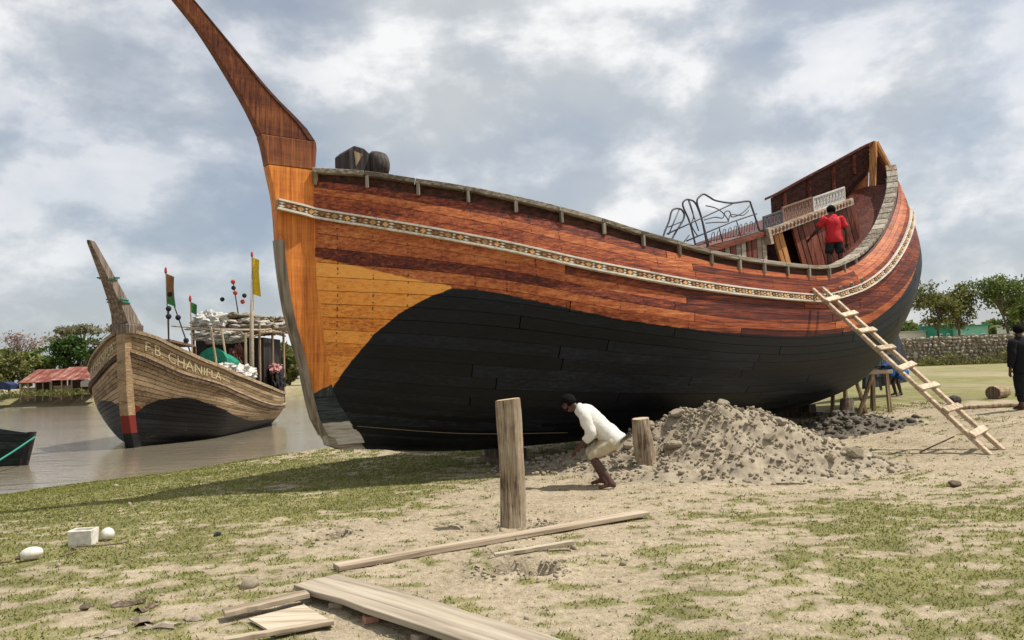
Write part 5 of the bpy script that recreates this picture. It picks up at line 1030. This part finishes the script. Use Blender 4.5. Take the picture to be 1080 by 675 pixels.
# mast
m = MB(); m.tube([(8.5, -2.35, 1.2), (8.55, -2.35, 4.5), (8.65, -2.4, 8.2)], [.13, .12, .05], 9); mast = m.build('mast', M['palewood'], bt, smooth=True)
m = MB(); m.tube([(8.2, -2.2, 1.2), (8.2, -2.15, 5.0)], .07, 8); m.build('mast_brace', M['tan'], bt)
def flag(label, base, topz, fl_h, fl_w, mats, lean=(0, 0), name='flag'):
    th = empty(name, B2 + Matrix.Rotation(TH2, 3, 'Z') @ Vector(base), TH2, label, 'flag', 'flags on the moored boat'); h = topz - base[2]
    m = MB(); m.tube([(0, 0, 0), (lean[0], lean[1], h)], [.035, .022], 7); m.build('pole', M['tan'], th)
    m = MB(); m.ell((lean[0], lean[1], h + .06), (.06, .06, .14), 8, 6, fn=lambda q: q * (1 + .3 * (q.z < 0))); m.build('finial', M['redcloth'], th)
    k = len(mats)
    for i in range(k):
        V = []; F = []; z1 = h - .1 - fl_h * i / k; z0 = h - .1 - fl_h * (i + 1) / k; nn_ = 7
        for a in range(nn_):
            f_ = a / (nn_ - 1); y = -fl_w * f_; x = .10 * math.sin(4 * f_) * f_; lf = lambda z: (lean[0] * z / h, lean[1] * z / h)
            for z in (z1, z0):
                lx, ly = lf(z); V.append((lx + x, ly + y * (1 - .12 * math.sin(2.2 * (h - z))), z - .18 * f_))
        F = [(2 * a, 2 * a + 2, 2 * a + 3, 2 * a + 1) for a in range(nn_ - 1)]; q = len(V); V += [(x + .008, y, z) for x, y, z in V]; F += [tuple(q + b for b in f_[::-1]) for f_ in F]
        m = MB(); m.add(V, F); m.build('cloth', mats[i], th, fix=False)
    return th
flag('tall yellow flag on the mast of the moored boat', (8.65, -2.4, 7.0), 9.15, 1.95, .42, [M['yellow']] * 3)
flag('brown and green flag on a pole above the bow of the moored boat', (4.0, -.1, 2.2), 7.75, 1.4, .42, [M['flagbrown'], M['flagbrown'], M['flaggreen']], (-.1, .15))
flag('small green pennant behind the brown flag', (4.9, -.8, 2.0), 6.5, .5, .35, [M['flaggreen']], (-.1, .1))
def buoy_pole(label, base, topz, lean, spots):
    th = empty('marker_pole', B2 + Matrix.Rotation(TH2, 3, 'Z') @ Vector(base), TH2, label, 'marker pole', 'marker poles on the moored boat'); h = topz - base[2]; m = MB(); m.tube([(0, 0, 0), (lean[0], lean[1], h)], [.04, .025], 7); m.build('pole', M['darkwood'], th)
    for (f_, dy, mt) in spots: m = MB(); m.ell((lean[0] * f_, lean[1] * f_ + dy, h * f_), (.13, .13, .15), 9, 7, fn=lambda q: q * (1 - .25 * max(0, q.z) / .15)); m.build('buoy', M[mt], th, smooth=True)
buoy_pole('marker pole with red and dark buoys standing on the cabin roof', (11.3, -.9, 5.3), 8.1, (-.2, .35), ((1.0, 0, 'redcloth'), (.88, .03, 'darkcloth'), (.78, -.02, 'redcloth'), (.72, -.5, 'darkcloth'), (.66, .75, 'darkcloth'), (.6, -.35, 'redcloth')))
buoy_pole('leaning marker pole with dark buoys near the bow of the moored boat', (4.6, -1.3, 2.4), 6.7, (-.6, 1.2), ((1.0, 0, 'darkcloth'), (.75, 0, 'darkcloth'), (.5, 0, 'darkcloth'), (.3, .1, 'redcloth')))
buoy_pole('upright marker pole with one dark buoy beside the brown flag', (3.6, -.2, 2.4), 6.0, (0, 0), ((1.0, 0, 'darkcloth'), (.9, 0, 'darkcloth')))
m = MB(); m.tube([(3.9, -.2, 5.2), (9.4, -.6, 5.3)], .025, 5); m.build('lifeline', M['rope'], bt)
for x in (5.2, 6.6): m = MB(); m.tube([(x, -2.0, 1.8), (x, -1.5, 5.2)], .05, 6); m.build('stanchion', M['tan'], bt)
# ------------------------------------------------------------------ dark prow at the left edge
M['darkgreen'] = wood('dark_green_paint', (.006, .010, .008), (.014, .022, .018), (.03, .042, .035), 0, 6, .7)
db = empty('dark_boat', (-16.5, 25.9, WZ), R(170), 'black wooden prow of a small boat entering at the left edge', 'boat')
for sd_ in (1, -1):
    for k in range(5):
        V = []; F = []; n_ = 9
        for i in range(n_):
            f_ = i / (n_ - 1); x = -.15 + 6 * f_; ztop = 1.08 + .9 * f_ ** 1.3 * .75; bt_ = .05 + 1.15 * (1 - (1 - f_) ** 1.8)
            for q in (k / 5, (k + 1) / 5 - .012):
                V.append((x + .45 * (1 - q) * (1 - f_), sd_ * bt_ * (.45 + .55 * q), -.3 + (ztop + .3) * q))
        F = [(2 * i, 2 * i + 2, 2 * i + 3, 2 * i + 1) for i in range(n_ - 1)]; q = len(V); V = V + [(x, y - sd_ * .05, z) for x, y, z in V]; F = F + [tuple(q + b for b in f_[::-1]) for f_ in F] + [(2 * i + 1, 2 * i + 3, 2 * i + 3 + q, 2 * i + 1 + q) for i in range(n_ - 1)]
        m = MB(); m.add(V, F); m.build('plank', M['darkgreen'], db)
m = MB(); m.prism([(-.22, 1.12), (.02, 1.12), (.42, -.4), (.2, -.4)], -.07, .07); m.build('stem', M['darkwood'], db)
m = MB(); m.add([(.1, -.1, .9), (6, -1.1, 1.4), (6, 1.1, 1.4), (.1, .1, .9)], [(0, 1, 2, 3)]); m.build('deck', M['darkwood'], db)
rope('mooring_rope', [(-16.25, 25.8, WZ + .95), (-15.9, 23, WZ + .3), (-15.2, 19.5, -.95), (-13.9, 16.4, gzf(-13.9, 16.4) + .03)], .03, M['greenrope'], 'green mooring rope running from the dark prow to the shore')
# ------------------------------------------------------------------ trees
def tree(name, loc, H, blobs, nl, ls, leaf, label, cat='tree', group=None, trunk_r=.16, forks=6, trunk_to=None, bare=False, spread=.42, trunk_mat=None):
    th = empty(name, loc, random.uniform(0, 6.28) if trunk_to is None else 0, label, cat, group); r_ = np.random.default_rng(abs(hash((round(loc[0], 1), round(loc[1], 1)))) % 99999)
    cl = []
    for (cx_, cy_, cz_, rx, ry, rz, w) in blobs:
        k = max(3, int(w))
        for _ in range(k):
            d = r_.normal(size=3); d /= np.linalg.norm(d); q = r_.random() ** .45; cl.append((cx_ + d[0] * rx * q, cy_ + d[1] * ry * q, cz_ + d[2] * rz * q))
    cl = np.array(cl); per = max(4, nl // len(cl)); ctr = np.repeat(cl, per, 0); ct = np.repeat(r_.normal(0, .16, len(cl)), per); N = len(ctr)
    P = ctr + r_.normal(size=(N, 3)) * np.array([spread, spread, spread * .72]) * (H / 9); n1 = r_.normal(size=(N, 3)); n1 /= np.linalg.norm(n1, axis=1, keepdims=True); n2 = np.cross(n1, r_.normal(size=(N, 3))); n2 /= np.linalg.norm(n2, axis=1, keepdims=True)
    s1 = ls * r_.uniform(.6, 1.4, N)[:, None]; V = np.stack([P - n1 * s1, P + n2 * s1 * .5, P + n1 * s1, P - n2 * s1 * .5], 1).reshape(-1, 3); tone = np.repeat(np.clip(.5 + ct + r_.normal(0, .18, N), 0, 1), 4)
    if not bare or nl > 0: link('crown', bigmesh('crown', V, np.arange(4 * N).reshape(-1, 4), leaf, {'tone': tone}), None, th)
    m = MB(); t_top = np.array(trunk_to) if trunk_to is not None else np.array([0, 0, H * .45]); mid = t_top * .5 + np.array([r_.normal(0, .12), r_.normal(0, .12), 0]) * (H / 9)
    m.tube([(0, 0, -.3), tuple(mid), tuple(t_top)], [trunk_r, trunk_r * .8, trunk_r * .6], 8, jit=.06)
    for c in cl[r_.permutation(len(cl))[:forks]]:
        st = mid + (t_top - mid) * r_.random(); k = st + (c - st) * .5 + np.array([r_.normal(0, .2), r_.normal(0, .2), .25]); m.tube([tuple(st), tuple(k), tuple(c)], [trunk_r * .45, trunk_r * .28, trunk_r * .1], 6)
        if bare:
            for _ in range(4): e = c + r_.normal(size=3) * np.array([.9, .9, .45]); m.tube([tuple(k + (c - k) * r_.random()), tuple(e)], [trunk_r * .14, trunk_r * .05], 4)
    m.build('trunk', trunk_mat or M['bark'], th); return th
G1 = 'trees above the stone wall'; wy = 76.0
def gl2(x, y): return (x, y, gzf(x, y) + 2.0)
tree('tree', (42.6, 76, 2.9), 8, [(-.9, 0, 4.6, 1.5, 1.5, 1.3, 16), (.9, .2, 3.6, 1.2, 1.3, 1.5, 12), (-.2, 0, 2.4, 1.0, 1.2, .9, 6)], 2600, .17, M['leafolive'], 'loose olive tree above the stone wall, nearest the big boat stern', group=G1, trunk_r=.13, forks=12, trunk_to=(.3, 0, 3.2))
tree('tree', (45.3, 77, 2.9), 8, [(0, 0, 3.2, 1.6, 1.5, 2.2, 20), (.5, 0, 5.0, 1.0, 1.2, .9, 7)], 2800, .17, M['leafolive'], 'dense upright tree, middle one of the three above the stone wall', group=G1, trunk_r=.14, forks=10, trunk_to=(.1, 0, 3.0))
tree('tree', (49.8, 76, 2.9), 9, [(-1.0, 0, 5.4, 1.6, 1.6, 1.1, 14), (-2.1, 0, 4.3, 1.1, 1.2, 1.1, 8), (.6, 0, 5.0, 1.6, 1.5, 1.2, 12), (.2, 0, 3.4, .9, 1, .6, 4)], 2700, .17, M['leaf'], 'leaning tree with open forked crown at the right edge', group=G1, trunk_r=.14, forks=14, trunk_to=(-.9, 0, 3.6))
tree('tree', (53.5, 80, 2.6), 8, [(0, 0, 3.6, 2.4, 2, 2.2, 24)], 2600, .2, M['leaf'], 'round green tree just beyond the right edge', group=G1, trunk_r=.16)
# low scrub behind the wall
for k in range(9):
    x = 34 + k * 6.2; tree('bush', (x, 112 + (k % 3) * 6, 2.0), 7, [(0, 0, 2.6, 4.6, 2.5, 2.2, 22), (2, 0, 3.2, 2.5, 2, 1.8, 10)], 1800, .34, M['leafolive'] if k % 2 else M['leaf'], ('hazy distant scrub tree behind the stern', 'hazy scrub tree far behind the pale building', 'hazy distant scrub tree behind the mint building', 'hazy scrub tree far behind the middle wall tree', 'hazy scrub tree between the forked tree and the middle one', 'hazy scrub tree far behind the forked tree', 'hazy scrub tree far behind the person in black', 'hazy scrub tree past the right edge', 'last hazy scrub tree past the right edge')[k], 'tree', 'distant scrub behind the wall', .2)
# ------------------------------------------------------------------ stone wall
wl = empty('stone_wall', (44, 70.5, 0), R(3), 'long low rubble stone wall across the field at the right', 'wall')
core = MB(); core.prism([(-22, -.3), (30, -.3), (30, 3.75), (-22, 3.05)], .45, 3.2); core.build('core', M['clod'], wl)
base = []
for me in rocks[:6]:
    v = np.zeros(len(me.vertices) * 3); me.vertices.foreach_get('co', v); base.append((v.reshape(-1, 3), np.array([list(p.vertices) for p in me.polygons])))
V = []; F = []; o = 0; tn_ = []
x = -11.
rowz = 0
for rrow in range(10):
    x = -12 + random.uniform(0, .3)
    while x < 14:
        r = random.uniform(.14, .32); zc_ = .15 + rrow * .33 + random.uniform(-.06, .06); top_ = 3.19 + .0135 * x
        if zc_ < top_ + .12:
            v, f_ = base[random.randrange(6)]; a = random.uniform(0, 6.28); c, s_ = math.cos(a), math.sin(a); q = v * [r * 1.25, r, r * .78]; q = np.stack([q[:, 0] * c - q[:, 2] * s_ * .4 + x, q[:, 1] + .32 + random.uniform(-.08, .05), q[:, 2] + q[:, 0] * s_ * .3 + zc_], -1); V.append(q); F.append(f_ + o); o += len(v)
        x += r * random.uniform(1.5, 2.0)
st = link('stone_facing', bigmesh('stone_facing', np.concatenate(V), np.concatenate(F), M['stone']), None, wl); tag(st, kind='stuff')
def scrub(name, loc, n, sp, h, leaf, label, ls=.12):
    r_ = np.random.default_rng(int(abs(loc[0] * 13 + loc[1] * 7))); P = r_.normal(size=(n, 3)) * np.array([sp[0], sp[1], 0]); P[:, 2] = r_.random(n) ** 1.5 * h * np.exp(-(P[:, 0] / sp[0]) ** 2 * .3); n1 = r_.normal(size=(n, 3)) + [0, 0, 1.0]; n1 /= np.linalg.norm(n1, axis=1, keepdims=True); n2 = np.cross(n1, r_.normal(size=(n, 3))); n2 /= np.linalg.norm(n2, axis=1, keepdims=True)
    s1 = ls * r_.uniform(.6, 1.5, n)[:, None]; V = np.stack([P - n1 * s1, P + n2 * s1 * .4, P + n1 * s1, P - n2 * s1 * .4], 1).reshape(-1, 3); o = link(name, bigmesh(name, V, np.arange(4 * n).reshape(-1, 4), leaf, {'tone': np.repeat(np.clip(r_.normal(.5, .25, n), 0, 1), 4)}), None, None, loc); return tag(o, label, 'bush', 'bushes along the wall foot')
for k, (x, w, h) in enumerate(((37.8, .8, .9), (40.2, 1.0, 1.3), (43.0, .7, .7), (45.6, 1.2, 1.5), (48.2, .8, 1.1))):
    scrub('bush', (x, 69.6 + .05 * (x - 44), gzf(x, 69.6)), 500, (w, .3), h, M['leafolive'], ('low dry bush at the wall foot close to the rudder', 'dry bush at the wall foot, second from the boat', 'smallest dry bush at the wall foot, in the middle', 'largest bush at the wall foot, below the forked tree', 'dry bush at the wall foot beside the person in black')[k])
# green buildings behind the wall
def house_(name, loc, w, d, h, mat, roofmat, label, nwin, ry=0.0, roof_h=.7, winmat=None):
    th = empty(name, loc, ry, label, 'building'); m = MB(); m.box((0, 0, h / 2), (w, d, h)); wallp = m.build('wall', mat, th)
    m = MB(); m.prism([(-w / 2 - .3, h), (w / 2 + .3, h), (w / 2 + .3, h + .12), (-w / 2 - .3, h + .12)], -d / 2 - .3, d / 2 + .3); rf = m.build('roof', roofmat, th)
    for k in range(nwin):
        x = -w / 2 + w * (k + .5) / nwin; m = MB(); m.box((x, -d / 2 - .03, h * .55), (w / nwin * .4, .08, h * .4)); wn_ = m.build('window', M['white'], th); m = MB(); m.box((x, -d / 2 - .06, h * .55), (w / nwin * .32, .08, h * .33)); m.build('pane', M['slate'], wn_)
    return th
M['mint'] = plain('mint_paint', (.20, .48, .36), .8, .12, 2); M['mintdark'] = plain('green_sheet', (.03, .24, .15), .6, .2, 2); M['tin'] = plain('tin_roof', (.42, .47, .46), .5, .2, 2)
house_('green_building', (59.4, 100, 1.2), 4.0, 4, 4.0, M['mint'], M['mintdark'], 'small mint green building with flat roof behind the trees', 3)
house_('green_building', (56.3, 101, 1.2), 2.0, 4, 4.2, M['mintdark'], M['mintdark'], 'dark green shed beside the mint building behind the wall', 2)
house_('pale_building', (54.6, 104, 1.2), 4.2, 5, 3.6, M['white'], M['tin'], 'low pale building with tin roof next to the boat stern', 3)
house_('pale_building', (66.5, 101, 1.6), 2.2, 3, 3.6, M['white'], M['tin'], 'tiny white building under the leaning tree at right', 1)
# ------------------------------------------------------------------ far bank
t = NT('rusty_sheet'); a1 = t.noise(1.0, 5, .6, (3.5, .5, .5)); a2 = t.noise(.8, 4, .6); M['rust'] = t.out(t.ramp(t.math('ADD', t.math('MULTIPLY', a1, .6), t.math('MULTIPLY', a2, .4)), [(.36, (.10, .03, .022)), (.47, (.20, .06, .042)), (.55, (.30, .13, .10)), (.68, (.46, .35, .30))]), .7, .2)
def shed(loc, w, d, h, label, mat, rot=0.0, panels=8):
    th = empty('shed', loc, rot, label, 'shed', 'sheds on the far bank'); 
    for k in range(panels):
        x0 = -w / 2 + w * k / panels; x1 = x0 + w / panels - .03; m = MB(); z0 = random.uniform(-.03, .03)
        m.add([(x0, -d / 2, h + z0), (x1, -d / 2, h + z0), (x1, d / 2, h + 1.7 + z0), (x0, d / 2, h + 1.7 + z0), (x0, -d / 2, h + .05 + z0), (x1, -d / 2, h + .05 + z0), (x1, d / 2, h + 1.75 + z0), (x0, d / 2, h + 1.75 + z0)], [(0, 1, 2, 3), (4, 5, 6, 7), (0, 1, 5, 4), (1, 2, 6, 5), (2, 3, 7, 6), (3, 0, 4, 7)]); m.build('roof_sheet', mat, th)
    for x in np.linspace(-w / 2 + .2, w / 2 - .2, 5):
        for y in (-d / 2 + .2, d / 2 - .2): m = MB(); m.tube([(x, y, -.5), (x, y, h + .1 + (y + d / 2) / d * 1.6)], .09, 6); m.build('post', M['tan'], th)
    m = MB(); m.box((0, d / 2 - .5, h / 2), (w * .96, .1, h + 1.0)); m.build('back_wall', M['brownlong'], th); m = MB(); m.box((-w * .25, -d / 2 + .5, h * .3), (w * .4, .08, h * .75)); m.build('front_screen', M['tanlong'], th); return th
shed((-56.4, 99, .25), 5.6, 4.5, 2.0, 'open shed with rusty red tin roof on the far bank', M['rust']); shed((-61.5, 99.5, .2), 4.2, 4.0, 1.9, 'lower rusty roofed shed left of the main shed', M['rust'])
M['bluetarp'] = plain('blue_tarp', (.025, .035, .09), .7, .4, 3)
for k, (x, w, mt, lb) in enumerate(((-65.0, 2.0, 'bluetarp', 'blue tarpaulin shelter on the far bank under the trees'), (-66.9, 1.4, 'redlong', 'dull red stall on the far bank at the left edge'), (-54.2, 1.8, 'netgrey', 'grey sheeted stall under the rusty shed roof'))):
    th = empty('stall', (x, 97.5, gzf(x, 97.5)), 0, lb, 'stall'); m = MB(); m.prism([(-w / 2, .9), (-w / 2, 1.5), (0, 1.9), (w / 2, 1.5), (w / 2, .9)], -.9, .9); m.build('cover', M[mt], th)
    for sx in (-1, 1): m = MB(); m.tube([(sx * w * .45, -.8, -.1), (sx * w * .45, -.8, 1.5)], .06, 6); m.build('post', M['tan'], th)
FG = 'trees on the far bank'
def ft(x, y, H, blobs, nl, leaf, label, ls=.3, **k): return tree('tree', (x, y, gzf(x, y)), H, blobs, nl, ls, leaf, label, group=FG, **k)
ft(-67.0, 101, 8, [(0, 0, 3.9, 3.4, 2.4, 2.6, 30), (1.5, 0, 2.2, 2.4, 2, 1.4, 12)], 4200, M['leafolive'], 'broad olive brown tree at the left edge of the far bank', .25, trunk_r=.2)
ft(-74.5, 107, 8, [(0, 0, 5, 4, 2.4, 2.2, 26)], 3000, M['leafdark'], 'dark green tree on the far bank, cut by the left edge', .28, trunk_r=.22)
ft(-67.0, 108, 8, [(0, 0, 4.4, 3.2, 2.4, 2.4, 26)], 3200, M['leaf'], 'mid green tree behind the lower shed on the far bank', .26, trunk_r=.2)
ft(-61.0, 107, 10, [(0, 0, 5.4, 3.6, 2.8, 2.6, 30), (2, 0, 6.6, 2.4, 2, 1.3, 12)], 4200, M['leafdark'], 'dense dark green tree right behind the rusty shed', .27, trunk_r=.25)
ft(-54.8, 108, 9, [(0, 0, 4.8, 3.4, 2.4, 2.8, 26)], 3200, M['leafdark'], 'dark green tree on the far bank behind the prow of the moored boat', .27, trunk_r=.22)
ft(-68.8, 121, 13, [(0, 0, 9.9, 3.2, 2.6, .45, 16), (-3.0, 0, 9.6, 1.6, 2, .35, 6), (3.2, 0, 9.7, 1.6, 2, .35, 6)], 1700, M['leafgrey'], 'tall flat topped tree with thin umbrella crown on the far bank', .3, trunk_r=.22, forks=16, trunk_to=(0, 0, 7.5), spread=.25)
ft(-75.8, 117, 12, [(0, 0, 8.2, 3.2, 2.4, 1.4, 24)], 380, M['leafpink'], 'bare pinkish tree standing tall on the far bank', .22, trunk_r=.2, forks=26, trunk_to=(0, 0, 5.2), bare=True)
ft(-73.5, 124, 11, [(0, 0, 8.2, 3.4, 2.6, 1.0, 16)], 700, M['leafgrey'], 'thin greyish tree between the pink tree and the umbrella tree', .26, trunk_r=.2, forks=18, trunk_to=(0, 0, 5.5), bare=True)
for k, x in enumerate((-47.5, -40, -33, -28.5, -24, -19, -12, -5)):
    ft(x, 107 + (k % 3) * 2, 8, [(0, 0, 3.9 + .5 * (k % 2), 3.5, 2.4, 2.5, 24), (0, -1, 1.4, 3.6, 2, 1.3, 16)], 3600, (M['leaf'], M['leafdark'], M['leafolive'])[k % 3], ('green tree on the far bank just right of the moored prow', 'dark tree on the far bank behind the brown flag', 'olive tree on the far bank behind the green tarpaulin', 'green tree on the far bank left of the yellow flag', 'dark tree on the far bank right of the yellow flag', 'olive tree on the far bank next to the orange stem', 'green tree on the far bank behind the big boat bow', 'dark tree on the far bank farther behind the big boat')[k], .3, trunk_r=.2)
ft(-81, 108, 9, [(0, 0, 5, 4, 2.4, 2.4, 26)], 2400, M['leafolive'], 'olive tree on the far bank outside the left edge', .3, trunk_r=.2)
scr = []
for k, x in enumerate(np.linspace(-70, -50, 9)):
    o = scrub('bush', (x, 96.2, gzf(x, 96.2)), 260, (1.2, .5), .75, M['leafolive'], ('low far bank bush under the dull red stall', 'low far bank bush under the blue shelter', 'low far bank bush right of the blue shelter', 'low far bank bush below the lower shed', 'low far bank bush between the two sheds', 'low far bank bush below the rusty shed', 'low far bank bush at the right end of the rusty shed', 'low far bank bush below the grey stall', 'low far bank bush next to the moored prow')[k], .16); o['group'] = 'low bushes along the far bank'
print('objects', len(bpy.data.objects), 'tris', sum(sum(len(p.vertices) - 2 for p in o.data.polygons) for o in bpy.data.objects if o.type == 'MESH' and len(o.data.polygons) < 2000))
